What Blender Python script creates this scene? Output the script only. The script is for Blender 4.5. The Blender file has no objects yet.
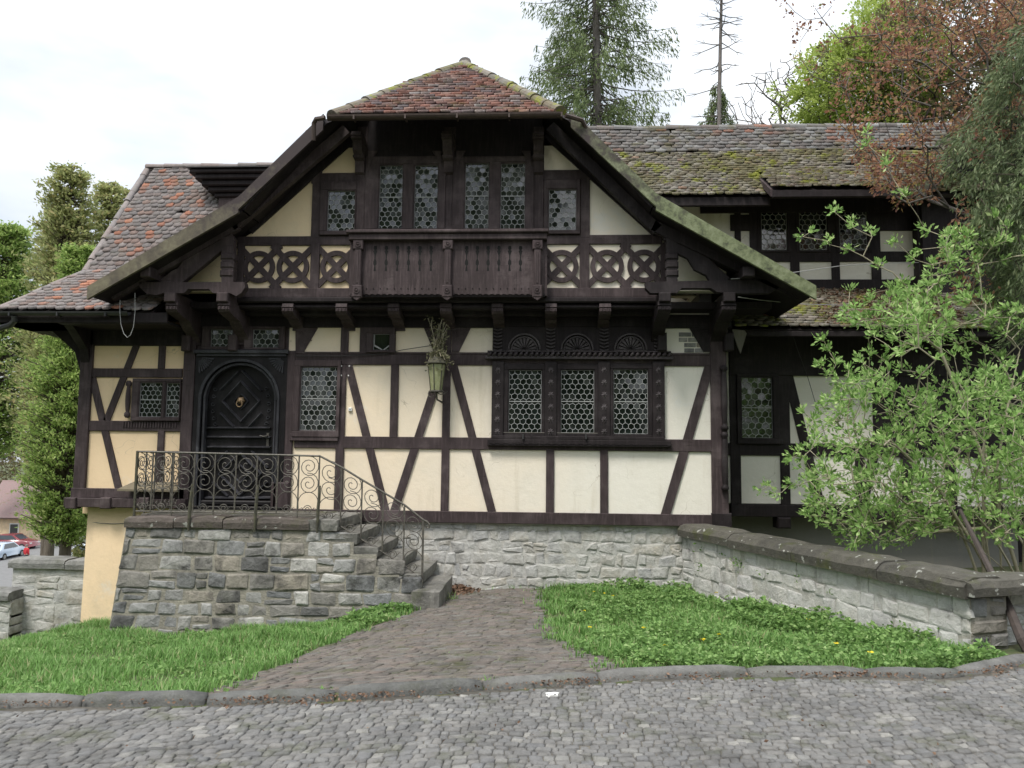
import bpy, bmesh, math, random
import numpy as np
from mathutils import Vector, Matrix
random.seed(7); rng = np.random.default_rng(7)
S = bpy.context.scene
R = math.radians

# ------------------------------------------------------------------ camera
FPX = 770.0; CAM = np.array([0.0, -12.0, 1.62])
PITCH, ROLL, YAW = R(5.25), R(0.6), R(3.0)
def _basis():
    F = np.array([0, math.cos(PITCH), math.sin(PITCH)]); U = np.array([0, -math.sin(PITCH), math.cos(PITCH)]); X = np.array([1.0, 0, 0])
    X2 = X*math.cos(ROLL)+U*math.sin(ROLL); U2 = U*math.cos(ROLL)-X*math.sin(ROLL)
    c, s = math.cos(YAW), math.sin(YAW); Z = np.array([[c, -s, 0], [s, c, 0], [0, 0, 1]])
    return Z@X2, Z@U2, Z@F
CR, CU, CF = _basis()
cam = bpy.data.objects.new('camera', bpy.data.cameras.new('camera')); S.collection.objects.link(cam)
cam.data.sensor_width = 36; cam.data.lens = 36*FPX/1024; cam.data.clip_end = 2000; cam.data.clip_start = 0.05
cam.matrix_world = Matrix(((CR[0], CU[0], -CF[0], CAM[0]), (CR[1], CU[1], -CF[1], CAM[1]), (CR[2], CU[2], -CF[2], CAM[2]), (0, 0, 0, 1)))
S.camera = cam

# ------------------------------------------------------------------ sky, sun, exposure
SUN_EL, SUN_AZ = R(60), R(-150)       # azimuth: direction the light comes from, measured from +Y to +X
W = bpy.data.worlds.new('World'); S.world = W; W.use_nodes = True
nt = W.node_tree; nt.nodes.clear()
def N(nt, t, **kw):
    n = nt.nodes.new(t)
    for k, v in kw.items(): setattr(n, k, v)
    return n
def L(nt, a, b): nt.links.new(a, b)
wo = N(nt, 'ShaderNodeOutputWorld'); bg = N(nt, 'ShaderNodeBackground'); bg.inputs[1].default_value = 0.1
sky = N(nt, 'ShaderNodeTexSky', sky_type='NISHITA'); sky.sun_disc = False
sky.sun_elevation = SUN_EL; sky.sun_rotation = SUN_AZ % (2*math.pi); sky.air_density = 1.0; sky.dust_density = 2.0
tc = N(nt, 'ShaderNodeTexCoord'); mp = N(nt, 'ShaderNodeMapping'); mp.inputs['Scale'].default_value = (1, 1, 2.6)
nz = N(nt, 'ShaderNodeTexNoise'); nz.inputs['Scale'].default_value = 2.2; nz.inputs['Detail'].default_value = 7; nz.inputs['Roughness'].default_value = .55
rmp = N(nt, 'ShaderNodeValToRGB'); rmp.color_ramp.elements[0].position = .30; rmp.color_ramp.elements[0].color = (.70, .70, .70, 1); rmp.color_ramp.elements[1].position = .56
mxs = N(nt, 'ShaderNodeMix', data_type='RGBA')
nz2 = N(nt, 'ShaderNodeTexNoise'); nz2.inputs['Scale'].default_value = 1.3; nz2.inputs['Detail'].default_value = 6
cl = N(nt, 'ShaderNodeValToRGB'); cl.color_ramp.elements[0].position = .42; cl.color_ramp.elements[0].color = (3.9, 4.2, 4.6, 1); cl.color_ramp.elements[1].position = .80; cl.color_ramp.elements[1].color = (11, 11.1, 11.1, 1)
L(nt, tc.outputs['Generated'], mp.inputs[0]); L(nt, mp.outputs[0], nz.inputs[0]); L(nt, mp.outputs[0], nz2.inputs[0])
L(nt, nz.outputs[0], rmp.inputs[0]); L(nt, nz2.outputs[0], cl.inputs[0])
L(nt, rmp.outputs[0], mxs.inputs[0]); L(nt, sky.outputs[0], mxs.inputs[6]); 
sx = N(nt, 'ShaderNodeSeparateXYZ'); L(nt, tc.outputs['Generated'], sx.inputs[0])      # an overcast sky is brighter overhead than low down
ov = N(nt, 'ShaderNodeMapRange'); ov.inputs[1].default_value = 0; ov.inputs[2].default_value = 1; ov.inputs[3].default_value = .55; ov.inputs[4].default_value = 1.35; L(nt, sx.outputs[2], ov.inputs[0])
vm = N(nt, 'ShaderNodeVectorMath', operation='SCALE'); L(nt, cl.outputs[0], vm.inputs[0]); L(nt, ov.outputs[0], vm.inputs['Scale']); L(nt, vm.outputs[0], mxs.inputs[7])
L(nt, mxs.outputs[2], bg.inputs[0]); L(nt, bg.outputs[0], wo.inputs[0])
sun = bpy.data.objects.new('sun', bpy.data.lights.new('sun', 'SUN')); S.collection.objects.link(sun)
sun.data.energy = 1.5; sun.data.angle = R(16); sun.data.color = (1, .95, .88)
sd = Vector((math.sin(SUN_AZ)*math.cos(SUN_EL), math.cos(SUN_AZ)*math.cos(SUN_EL), math.sin(SUN_EL)))
sun.rotation_euler = sd.to_track_quat('Z', 'Y').to_euler(); sun.location = sd*40
S.view_settings.view_transform = 'Standard'; S.view_settings.look = 'None'; S.view_settings.gamma = 1; S.view_settings.use_curve_mapping = False
S.view_settings.exposure = 1.28
S.cycles.max_bounces = 6; S.cycles.transparent_max_bounces = 8; S.cycles.caustics_reflective = False; S.cycles.caustics_refractive = False

# ------------------------------------------------------------------ pixel -> place helpers
def ray(px, py): return CF + CR*(px-512)/FPX + CU*(384-py)/FPX
def FP(px, py, Y=0.0):
    d = ray(px, py); t = (Y-CAM[1])/d[1]; return CAM+d*t
def XX(px, py, Y=0.0): return FP(px, py, Y)[0]
def ZZ(px, py, Y=0.0): return FP(px, py, Y)[2]
def PZ(px, py, Z=0.0):
    d = ray(px, py); t = (Z-CAM[2])/d[2]; return CAM+d*t
def AT(px, py, dist):
    d = ray(px, py); return CAM+d*(dist/d[1]) if d[1] > 0 else None

# ------------------------------------------------------------------ materials
def new_mat(name):
    m = bpy.data.materials.new(name); m.use_nodes = True; t = m.node_tree; t.nodes.clear()
    o = N(t, 'ShaderNodeOutputMaterial'); b = N(t, 'ShaderNodeBsdfPrincipled'); L(t, b.outputs[0], o.inputs[0])
    return m, t, b
def ramp(t, stops, fac, interp='LINEAR'):
    r = N(t, 'ShaderNodeValToRGB'); e = r.color_ramp.elements; r.color_ramp.interpolation = interp
    while len(e) < len(stops): e.new(.5)
    for k, (p, c) in enumerate(stops): e[k].position = p; e[k].color = (*c, 1)
    L(t, fac, r.inputs[0]); return r.outputs[0]
def mixc(t, f, a, b, mode='MIX'):
    m = N(t, 'ShaderNodeMix', data_type='RGBA', blend_type=mode)
    for k, v in ((0, f), (6, a), (7, b)):
        if hasattr(v, 'is_linked'): L(t, v, m.inputs[k])
        elif k == 0: m.inputs[0].default_value = v
        else: m.inputs[k].default_value = (*v, 1)
    return m.outputs[2]
def noise(t, scale, detail=5, rough=.6, vec=None, stretch=None):
    n = N(t, 'ShaderNodeTexNoise'); n.inputs['Scale'].default_value = scale; n.inputs['Detail'].default_value = detail; n.inputs['Roughness'].default_value = rough
    if vec is None:
        vec = N(t, 'ShaderNodeNewGeometry').outputs['Position']
    if stretch:
        mpn = N(t, 'ShaderNodeMapping'); mpn.inputs['Scale'].default_value = stretch; L(t, vec, mpn.inputs[0]); vec = mpn.outputs[0]
    L(t, vec, n.inputs['Vector']); return n.outputs[0]
def thresh(t, v, a, b):
    m = N(t, 'ShaderNodeMapRange'); m.inputs[1].default_value = a; m.inputs[2].default_value = b; L(t, v, m.inputs[0]); return m.outputs[0]
def mul(t, a, b):
    m = N(t, 'ShaderNodeMath', operation='MULTIPLY')
    for k, v in ((0, a), (1, b)):
        if hasattr(v, 'is_linked'): L(t, v, m.inputs[k])
        else: m.inputs[k].default_value = v
    return m.outputs[0]
def bump(t, b, h, strength, dist):
    n = N(t, 'ShaderNodeBump'); n.inputs['Strength'].default_value = strength; n.inputs['Distance'].default_value = dist
    L(t, h, n.inputs['Height']); L(t, n.outputs[0], b.inputs['Normal'])
def island(t): return N(t, 'ShaderNodeNewGeometry').outputs['Random Per Island']
def pos(t): return N(t, 'ShaderNodeNewGeometry').outputs['Position']
M = {}
def simple(name, c1, c2, scale=8, rough=.6, bs=.3, bd=.01, metal=0, spec=.5, stretch=None, isl=0):
    m, t, b = new_mat(name)
    n = noise(t, scale, stretch=stretch)
    col = ramp(t, [(.3, c1), (.7, c2)], n)
    if isl: col = mixc(t, isl, col, ramp(t, [(0, tuple(.5*x for x in c1)), (1, tuple(min(1, 1.5*x) for x in c2))], island(t)))
    L(t, col, b.inputs['Base Color']); b.inputs['Roughness'].default_value = rough; b.inputs['Metallic'].default_value = metal
    b.inputs['Specular IOR Level'].default_value = spec
    if bs: bump(t, b, noise(t, scale*4, stretch=stretch), bs, bd)
    M[name] = m; return m
# weathered dark brown paint on timber
def timber(name, c1, c2, c3, rough=.6, spec=.18):
    m, t, b = new_mat(name)
    n = noise(t, 2.2, 6); g = noise(t, 26, 5, .72, stretch=(1, 1, .10)); g2 = noise(t, 30, 4, .7, stretch=(.1, 1, 1))
    col = ramp(t, [(.3, c1), (.55, c2), (.75, c3)], n)
    col = mixc(t, mul(t, thresh(t, g, .48, .74), .8), col, tuple(min(1, x*2.0) for x in c2))
    col = mixc(t, mul(t, thresh(t, noise(t, 1.1, 8, .72), .53, .66), .45), col, tuple(min(1, x*1.7+.012) for x in c3))
    col = mixc(t, mul(t, thresh(t, g2, .6, .75), .6), col, tuple(x*.4 for x in c1))
    L(t, col, b.inputs['Base Color']); b.inputs['Roughness'].default_value = rough; b.inputs['Specular IOR Level'].default_value = spec
    bump(t, b, g, .35, .004); M[name] = m
timber('timber', (.036, .027, .0275), (.053, .040, .0415), (.080, .063, .064))
timber('timber_dark', (.013, .010, .011), (.020, .016, .017), (.030, .025, .026))
timber('timber_carved', (.028, .023, .024), (.042, .035, .037), (.062, .054, .056), .5, .3)
timber('door_wood', (.007, .0065, .007), (.012, .011, .012), (.022, .020, .021), .4, .2)
# bargeboard: dark paint gone green with algae towards eaves
m, t, b = new_mat('bargeboard_wood')
n = noise(t, 1.3, 6); z = N(t, 'ShaderNodeSeparateXYZ'); L(t, pos(t), z.inputs[0])
zz = thresh(t, z.outputs[2], 6.2, 4.3)
g = N(t, 'ShaderNodeMath', operation='ADD'); L(t, zz, g.inputs[0]); L(t, mul(t, thresh(t, noise(t, 3.5, 8, .75), .3, .7), 1.25), g.inputs[1])
gx_ = N(t, 'ShaderNodeMath', operation='ADD'); L(t, g.outputs[0], gx_.inputs[0]); L(t, mul(t, thresh(t, z.outputs[0], -2.5, 2.0), .60), gx_.inputs[1])
moss = thresh(t, gx_.outputs[0], .85, 1.75)
sidef = thresh(t, z.outputs[0], -2.0, 1.0)
col = mixc(t, moss, (.040, .029, .030), mixc(t, sidef, ramp(t, [(.3, (.10, .085, .058)), (.5, (.145, .13, .085)), (.75, (.20, .185, .12))], noise(t, 9, 6, .7)), ramp(t, [(.34, (.045, .050, .030)), (.48, (.135, .16, .08)), (.68, (.24, .265, .165))], noise(t, 7, 8, .75))))
L(t, col, b.inputs['Base Color']); b.inputs['Roughness'].default_value = .8; bump(t, b, noise(t, 40, 4), .3, .004); M['bargeboard'] = m
# lime plaster with stains; warm-to-pale camera tone painted in along the wall
def plaster(name, warm, pale, x0, x1):
    m, t, b = new_mat(name)
    s = N(t, 'ShaderNodeSeparateXYZ'); L(t, pos(t), s.inputs[0])
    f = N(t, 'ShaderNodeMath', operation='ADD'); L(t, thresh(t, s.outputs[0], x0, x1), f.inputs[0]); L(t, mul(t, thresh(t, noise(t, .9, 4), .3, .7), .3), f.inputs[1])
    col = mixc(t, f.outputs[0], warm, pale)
    blot = thresh(t, noise(t, 1.7, 7, .65), .50, .72); col = mixc(t, mul(t, blot, .30), col, tuple(x*.72 for x in (pale[0], pale[1]*.98, pale[2]*.9)))
    run = thresh(t, noise(t, 5, 5, .6, stretch=(1, 1, .12)), .58, .75); col = mixc(t, mul(t, run, .28), col, (.42, .35, .22))
    lime = thresh(t, noise(t, 1.1, 6, .7), .60, .68); col = mixc(t, mul(t, lime, .4), col, (.72, .73, .72))
    vo = N(t, 'ShaderNodeTexVoronoi', feature='DISTANCE_TO_EDGE'); vo.inputs['Scale'].default_value = 1.5; wv = N(t, 'ShaderNodeVectorMath', operation='ADD'); nv = N(t, 'ShaderNodeTexNoise'); nv.inputs['Scale'].default_value = 3.5; L(t, pos(t), nv.inputs['Vector'])
    L(t, pos(t), wv.inputs[0]); sv = N(t, 'ShaderNodeVectorMath', operation='SCALE'); sv.inputs['Scale'].default_value = .5; L(t, nv.outputs['Color'], sv.inputs[0]); L(t, sv.outputs[0], wv.inputs[1]); L(t, wv.outputs[0], vo.inputs['Vector'])
    crack = mul(t, thresh(t, vo.outputs['Distance'], .006, .001), thresh(t, noise(t, .9, 3), .50, .58)); col = mixc(t, mul(t, crack, .5), col, (.30, .25, .17))
    splash = mul(t, thresh(t, s.outputs[2], .2, -1.1), thresh(t, noise(t, 2.4, 7, .7), .38, .62)); col = mixc(t, mul(t, splash, .5), col, (.40, .35, .25))
    fine = thresh(t, noise(t, 14, 7, .75), .35, .7); col = mixc(t, mul(t, fine, .07), col, tuple(x*.7 for x in pale))
    L(t, col, b.inputs['Base Color']); b.inputs['Roughness'].default_value = .9; b.inputs['Specular IOR Level'].default_value = .2
    bump(t, b, noise(t, 9, 8, .7), .35, .02); M[name] = m
plaster('plaster_peach', (.83, .64, .42), (.83, .65, .44), -6, -3)
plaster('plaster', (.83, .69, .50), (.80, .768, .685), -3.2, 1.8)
plaster('plaster_gable', (.80, .63, .41), (.80, .74, .63), -2.4, 1.2)
plaster('plaster_grey', (.80, .77, .69), (.77, .745, .67), 0, 6)
plaster('plaster_plinth', (.20, .20, .185), (.22, .215, .20), 0, 6)
# stone
def stone(name, stops, mortar_dirt=.5, moss=.0, bscale=14, white=0, lichen=0):
    m, t, b = new_mat(name)
    col = ramp(t, stops, island(t))
    col = mixc(t, .55, col, ramp(t, [(.25, (.25, .25, .25)), (.75, (.9, .9, .9))], noise(t, 9, 8, .7)), 'OVERLAY')
    col = mixc(t, mul(t, thresh(t, noise(t, 1.6, 8, .72), .50, .66), mortar_dirt), col, (.045, .044, .043))
    if white: col = mixc(t, mul(t, thresh(t, noise(t, 3.0, 8, .72), .36, .56), white), col, (.56, .56, .54))
    if moss: col = mixc(t, mul(t, thresh(t, noise(t, 3.1, 7, .7), .53, .66), moss), col, (.075, .085, .03))
    if lichen: col = mixc(t, mul(t, thresh(t, noise(t, 13, 3, .5), .66, .70), lichen), col, (.42, .43, .39))
    L(t, col, b.inputs['Base Color']); b.inputs['Roughness'].default_value = .9; b.inputs['Specular IOR Level'].default_value = .25
    bump(t, b, noise(t, bscale, 9, .72), .9, .03); M[name] = m
stone('rubble', [(0, (.10, .10, .10)), (.15, (.20, .195, .185)), (.35, (.27, .245, .205)), (.5, (.14, .145, .152)), (.7, (.30, .295, .28)), (.85, (.19, .195, .20)), (1, (.42, .41, .385))], .95, .15)
stone('rubble_pale', [(0, (.27, .27, .265)), (.3, (.34, .325, .285)), (.6, (.28, .285, .29)), (.85, (.36, .325, .26)), (1, (.40, .395, .37))], .30, .25, white=.72)
stone('rubble_white', [(0, (.42, .41, .385)), (.3, (.50, .475, .43)), (.6, (.42, .41, .41)), (1, (.56, .545, .51))], .8, .2, white=.75)
stone('cap_stone', [(0, (.065, .063, .052)), (.5, (.095, .09, .076)), (1, (.08, .076, .064))], .6, .8, lichen=.8)
stone('step_stone', [(0, (.13, .128, .118)), (.5, (.18, .175, .16)), (1, (.22, .215, .20))], .6, .45, lichen=.5)
stone('cap_grey', [(0, (.20, .20, .19)), (1, (.25, .25, .24))], .5, .25)
stone('cap_red', [(0, (.085, .074, .066)), (1, (.125, .105, .094))], .55, .35, lichen=.8)
stone('sett', [(0, (0.155, 0.155, 0.151)), (.25, (0.189, 0.186, 0.180)), (.5, (0.214, 0.208, 0.197)), (.75, (0.172, 0.173, 0.174)), (.95, (0.239, 0.235, 0.223)), (1, (0.302, 0.294, 0.273))], .4, .5, 30)
stone('path_brick', [(0, (0.112, 0.103, 0.094)), (.3, (0.155, 0.134, 0.119)), (.55, (0.140, 0.134, 0.125)), (.8, (0.174, 0.143, 0.125)), (1, (0.168, 0.164, 0.150))], .45, .6, 26)
stone('kerb_stone', [(0, (.12, .122, .116)), (1, (.165, .163, .155))], .55, .25, 18)
simple('mortar', (.17, .16, .135), (.32, .30, .25), 9, .95, .8, .02)
stone('mortar_pale', [(0, (.33, .315, .275)), (1, (.36, .345, .31))], .5, .2, 10, white=.75)
simple('joint', (.11, .10, .08), (.18, .165, .135), 25, .95, .6, .02)
simple('soil', (.075, .06, .042), (.13, .105, .075), 14, .95, .8, .03)
simple('turf', (.045, .075, .02), (.09, .085, .04), 6, .95, .8, .03)
simple('far_ground', (.05, .085, .025), (.08, .10, .04), .6, .95, 0)
simple('asphalt', (.14, .14, .14), (.18, .18, .18), 3, .9, .3, .01)
simple('lead', (.26, .27, .27), (.38, .385, .375), 20, .5, 0, metal=.1)
simple('iron', (.06, .058, .054), (.14, .128, .105), 30, .6, .3, .003, metal=.2, spec=.4)
simple('iron_mossy', (.03, .03, .028), (.085, .08, .045), 22, .85, .4, .004)
simple('gutter_metal', (.05, .037, .032), (.085, .06, .05), 10, .5, .1, .002, metal=.35)
simple('gutter_dark', (.03, .032, .034), (.05, .05, .05), 10, .45, .1, .002, metal=.3)
simple('brass', (.20, .13, .07), (.34, .24, .14), 40, .45, .2, .002, metal=.5)
simple('white_paint', (.70, .70, .68), (.8, .8, .78), 10, .5, 0)
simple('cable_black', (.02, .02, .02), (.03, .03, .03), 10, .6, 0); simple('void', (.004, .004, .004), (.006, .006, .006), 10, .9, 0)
timber('door_trim', (.014, .014, .017), (.034, .034, .039), (.075, .075, .082), .35, .35)
simple('cable_white', (.28, .28, .28), (.38, .38, .38), 10, .5, 0)
simple('board_pale', (0.110, 0.094, 0.061), (0.182, 0.154, 0.105), 12, .8, .4, .004, stretch=(.2, 1, 1))
simple('board_grey', (.16, .14, .13), (.27, .25, .23), 12, .85, .5, .006, stretch=(1, 1, .15))
simple('bark', (.075, .06, .048), (.16, .135, .11), 10, .95, .9, .03, stretch=(1, 1, .2))
simple('bark_pale', (.22, .20, .14), (.42, .38, .28), 14, .9, .5, .01, stretch=(1, 1, .3))
simple('bark_grey', (.10, .09, .085), (.20, .18, .17), 10, .95, .9, .03, stretch=(1, 1, .2))
simple('twig_dark', (.035, .028, .025), (.07, .055, .048), 14, .9, .3, .01)
# glass: old, slightly greenish, each little pane is its own island
m, t, b = new_mat('old_glass')
L(t, ramp(t, [(0, (.003, .005, .005)), (.6, (.006, .009, .009)), (.88, (.012, .018, .016)), (1, (.04, .045, .042))], island(t)), b.inputs['Base Color'])
col = t.nodes['Color Ramp'].outputs[0]; col = mixc(t, mul(t, thresh(t, noise(t, 1.4, 5, .6), .52, .66), .6), col, (.055, .062, .055)); L(t, col, b.inputs['Base Color'])
b.inputs['Roughness'].default_value = .06; b.inputs['IOR'].default_value = 1.85; M['glass'] = m
m, t, b = new_mat('lantern_glass')
L(t, ramp(t, [(.3, (.20, .21, .09)), (.7, (.34, .36, .22))], noise(t, 14)), b.inputs['Base Color']); b.inputs['Roughness'].default_value = .25; M['lantern_glass'] = m
# roof tiles
def tiles(name, stops, mosses):
    m, t, b = new_mat(name)
    col = ramp(t, stops, island(t))
    col = mixc(t, .5, col, ramp(t, [(.25, (.3, .3, .3)), (.75, (.8, .8, .8))], noise(t, 17, 7, .7)), 'OVERLAY')
    col = mixc(t, mul(t, thresh(t, noise(t, 5, 6, .7), .52, .66), .55), col, (.20, .20, .18))
    for (sc, a, c, amt, colr) in mosses:
        col = mixc(t, mul(t, thresh(t, noise(t, sc, 8, .75), a, c), amt), col, colr)
    L(t, col, b.inputs['Base Color']); b.inputs['Roughness'].default_value = .85; b.inputs['Specular IOR Level'].default_value = .3
    bump(t, b, noise(t, 40, 6, .7), .6, .012); M[name] = m
tiles('tiles_grey', [(0, (0.176, 0.163, 0.163)), (.40, (0.247, 0.221, 0.215)), (.68, (0.215, 0.179, 0.169)), (.85, (0.273, 0.189, 0.163)), (.94, (0.364, 0.169, 0.117)), (1, (0.442, 0.208, 0.137))],
      [(1.4, .60, .68, .5, (.13, .12, .03))])
tiles('tiles_red', [(0, (.15, .115, .12)), (.22, (.24, .135, .115)), (.45, (.30, .15, .12)), (.65, (.19, .165, .175)), (.82, (.33, .19, .15)), (1, (.27, .25, .25))],
      [(2.0, .56, .66, .6, (.12, .11, .03))])
tiles('tiles_mossy', [(0, (0.114, 0.106, 0.092)), (.3, (0.211, 0.198, 0.172)), (.6, (0.158, 0.132, 0.106)), (.85, (0.282, 0.264, 0.233)), (.96, (0.317, 0.299, 0.273)), (1, (0.299, 0.167, 0.106))],
      [(1.1, .46, .58, .7, (.13, .12, .045)), (2.6, .53, .60, .9, (.21, .23, .03)), (4.5, .55, .63, .7, (.11, .065, .045))])
tiles('tiles_upper', [(0, (0.106, 0.095, 0.091)), (.3, (0.198, 0.198, 0.198)), (.5, (0.137, 0.114, 0.106)), (.85, (0.251, 0.255, 0.255)), (.95, (0.167, 0.122, 0.106)), (1, (0.274, 0.129, 0.091))],
      [(2.2, .52, .62, .6, (.11, .10, .035))])
# leaves
def leafmat(name, stops, trans=.35, rough=.6):
    m = bpy.data.materials.new(name); m.use_nodes = True; t = m.node_tree; t.nodes.clear()
    o = N(t, 'ShaderNodeOutputMaterial'); b = N(t, 'ShaderNodeBsdfPrincipled'); tr = N(t, 'ShaderNodeBsdfTranslucent'); mx = N(t, 'ShaderNodeMixShader')
    col = ramp(t, stops, island(t)); L(t, col, b.inputs['Base Color'])
    hs = N(t, 'ShaderNodeHueSaturation'); hs.inputs['Value'].default_value = 1.3; L(t, col, hs.inputs['Color']); L(t, hs.outputs[0], tr.inputs[0])
    b.inputs['Roughness'].default_value = rough; b.inputs['Specular IOR Level'].default_value = .3; mx.inputs[0].default_value = trans
    L(t, b.outputs[0], mx.inputs[1]); L(t, tr.outputs[0], mx.inputs[2]); L(t, mx.outputs[0], o.inputs[0]); M[name] = m
leafmat('grass', [(0, (.095, .20, .05)), (.35, (.145, .285, .07)), (.7, (.195, .355, .10)), (.9, (.27, .40, .16)), (.98, (.38, .37, .20)), (1, (.36, .30, .17))])
leafmat('weed', [(0, (0.108, 0.204, 0.060)), (.5, (0.180, 0.312, 0.090)), (.9, (0.252, 0.396, 0.132)), (1, (0.336, 0.444, 0.192))])
leafmat('petal', [(0, (.75, .6, .03)), (1, (.85, .7, .05))])
leafmat('shrub_leaf', [(0, (0.110, 0.195, 0.055)), (.25, (0.207, 0.354, 0.098)), (.6, (0.317, 0.488, 0.159)), (.9, (0.439, 0.598, 0.232)), (1, (0.561, 0.659, 0.317))], .45)
leafmat('spruce', [(0, (.09, .13, .05)), (.5, (.15, .20, .08)), (1, (.22, .27, .12))], .35)
leafmat('hemlock', [(0, (0.086, 0.121, 0.057)), (.5, (0.132, 0.178, 0.083)), (1, (0.207, 0.241, 0.121))], .3)
leafmat('thuja', [(0, (.15, .24, .065)), (.4, (.26, .37, .10)), (.8, (.37, .47, .15)), (1, (.46, .53, .21))], .45)
leafmat('thuja_pale', [(0, (.22, .255, .10)), (.5, (.33, .36, .15)), (.85, (.40, .41, .20)), (1, (.42, .34, .16))], .45)
leafmat('lime_leaf', [(0, (.28, .37, .08)), (.5, (.38, .47, .12)), (1, (.46, .53, .17))], .4)
leafmat('maple_leaf', [(0, (0.144, 0.072, 0.060)), (.3, (0.264, 0.126, 0.084)), (.55, (0.360, 0.180, 0.108)), (.75, (0.288, 0.186, 0.120)), (.9, (0.456, 0.300, 0.120)), (1, (0.240, 0.252, 0.108))], .4)
leafmat('brown_leaf', [(0, (0.112, 0.083, 0.053)), (.5, (0.158, 0.135, 0.068)), (1, (0.150, 0.173, 0.068))], .3)
leafmat('dead_leaf', [(0, (.10, .06, .04)), (.5, (.17, .105, .07)), (1, (.26, .18, .13))], .1, .9)
leafmat('dry_plant', [(0, (.10, .11, .06)), (.5, (.16, .16, .09)), (1, (.24, .22, .14))], .2, .9)

# ------------------------------------------------------------------ mesh builder
class MB:
    def __init__(s): s.v = []; s.f = []; s.n = 0
    def add(s, v, f):
        o = s.n; s.v.append(np.asarray(v, float).reshape(-1, 3)); s.n += len(s.v[-1])
        s.f.extend([tuple(i+o for i in q) for q in f]); return s
    def box(s, x0, x1, y0, y1, z0, z1):
        v = [(x, y, z) for z in (z0, z1) for y in (y0, y1) for x in (x0, x1)]
        return s.add(v, [(0, 2, 3, 1), (4, 5, 7, 6), (0, 1, 5, 4), (2, 6, 7, 3), (0, 4, 6, 2), (1, 3, 7, 5)])
    def cbox(s, x0, x1, y0, y1, z0, z1, c=.006):
        """box whose edges on the -Y face are chamfered"""
        v = [(x0, y1, z0), (x1, y1, z0), (x1, y1, z1), (x0, y1, z1), (x0, y0+c, z0), (x1, y0+c, z0), (x1, y0+c, z1), (x0, y0+c, z1),
             (x0+c, y0, z0+c), (x1-c, y0, z0+c), (x1-c, y0, z1-c), (x0+c, y0, z1-c)]
        f = [(0, 3, 2, 1), (0, 1, 5, 4), (1, 2, 6, 5), (2, 3, 7, 6), (3, 0, 4, 7), (4, 5, 9, 8), (5, 6, 10, 9), (6, 7, 11, 10), (7, 4, 8, 11), (8, 9, 10, 11)]
        return s.add(v, f)
    def prism(s, poly, y0, y1):
        """polygon of (x,z), counter-clockwise seen from -Y, extruded from y0 (front) to y1"""
        n = len(poly); v = [(x, y0, z) for x, z in poly]+[(x, y1, z) for x, z in poly]
        return s.add(v, [tuple(range(n)), tuple(range(2*n-1, n-1, -1))]+[(i, i+n, (i+1) % n+n, (i+1) % n) for i in range(n)])
    def prismx(s, poly, x0, x1):
        """polygon of (y,z) extruded along x"""
        n = len(poly); v = [(x0, y, z) for y, z in poly]+[(x1, y, z) for y, z in poly]
        return s.add(v, [tuple(range(n)), tuple(range(2*n-1, n-1, -1))]+[(i, i+n, (i+1) % n+n, (i+1) % n) for i in range(n)])
    def tube(s, pts, r, n=6, closed=False, caps=True):
        pts = [np.asarray(p, float) for p in pts]; m = len(pts); rs = [r]*m if np.isscalar(r) else list(r)
        V = []; prev = None
        for i, p in enumerate(pts):
            a = pts[(i-1) % m] if (closed or i > 0) else p; b = pts[(i+1) % m] if (closed or i < m-1) else p
            d = b-a; d = d/(np.linalg.norm(d)+1e-9)
            if prev is None:
                u = np.cross(d, (0, 0, 1.0)); u = u if np.linalg.norm(u) > .05 else np.cross(d, (0, 1.0, 0))
            else: u = prev-d*(prev@d)
            u = u/(np.linalg.norm(u)+1e-9); prev = u; w = np.cross(d, u)
            for k in range(n):
                an = 2*math.pi*k/n; V.append(p+rs[i]*(u*math.cos(an)+w*math.sin(an)))
        F = []
        for i in range(m if closed else m-1):
            for k in range(n):
                j = (i+1) % m; F.append((i*n+k, i*n+(k+1) % n, j*n+(k+1) % n, j*n+k))
        if not closed and caps: F.append(tuple(range(n-1, -1, -1))); F.append(tuple((m-1)*n+k for k in range(n)))
        return s.add(V, F)
    def lathe(s, prof, cx, cy, n=12):
        """prof: list of (r,z)"""
        V = [(cx+r*math.cos(2*math.pi*k/n), cy+r*math.sin(2*math.pi*k/n), z) for r, z in prof for k in range(n)]
        F = [(i*n+k, i*n+(k+1) % n, (i+1)*n+(k+1) % n, (i+1)*n+k) for i in range(len(prof)-1) for k in range(n)]
        return s.add(V, F)
    def build(s, name, mat, parent=None, smooth=False):
        me = bpy.data.meshes.new(name); v = np.concatenate(s.v) if s.v else np.zeros((0, 3))
        if isinstance(s.f, list): me.from_pydata(v.tolist(), [], s.f)
        me.materials.append(M[mat] if isinstance(mat, str) else mat)
        if smooth: me.polygons.foreach_set('use_smooth', [True]*len(me.polygons))
        me.update(); o = bpy.data.objects.new(name, me); S.collection.objects.link(o)
        if parent: o.parent = parent
        return o
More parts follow.
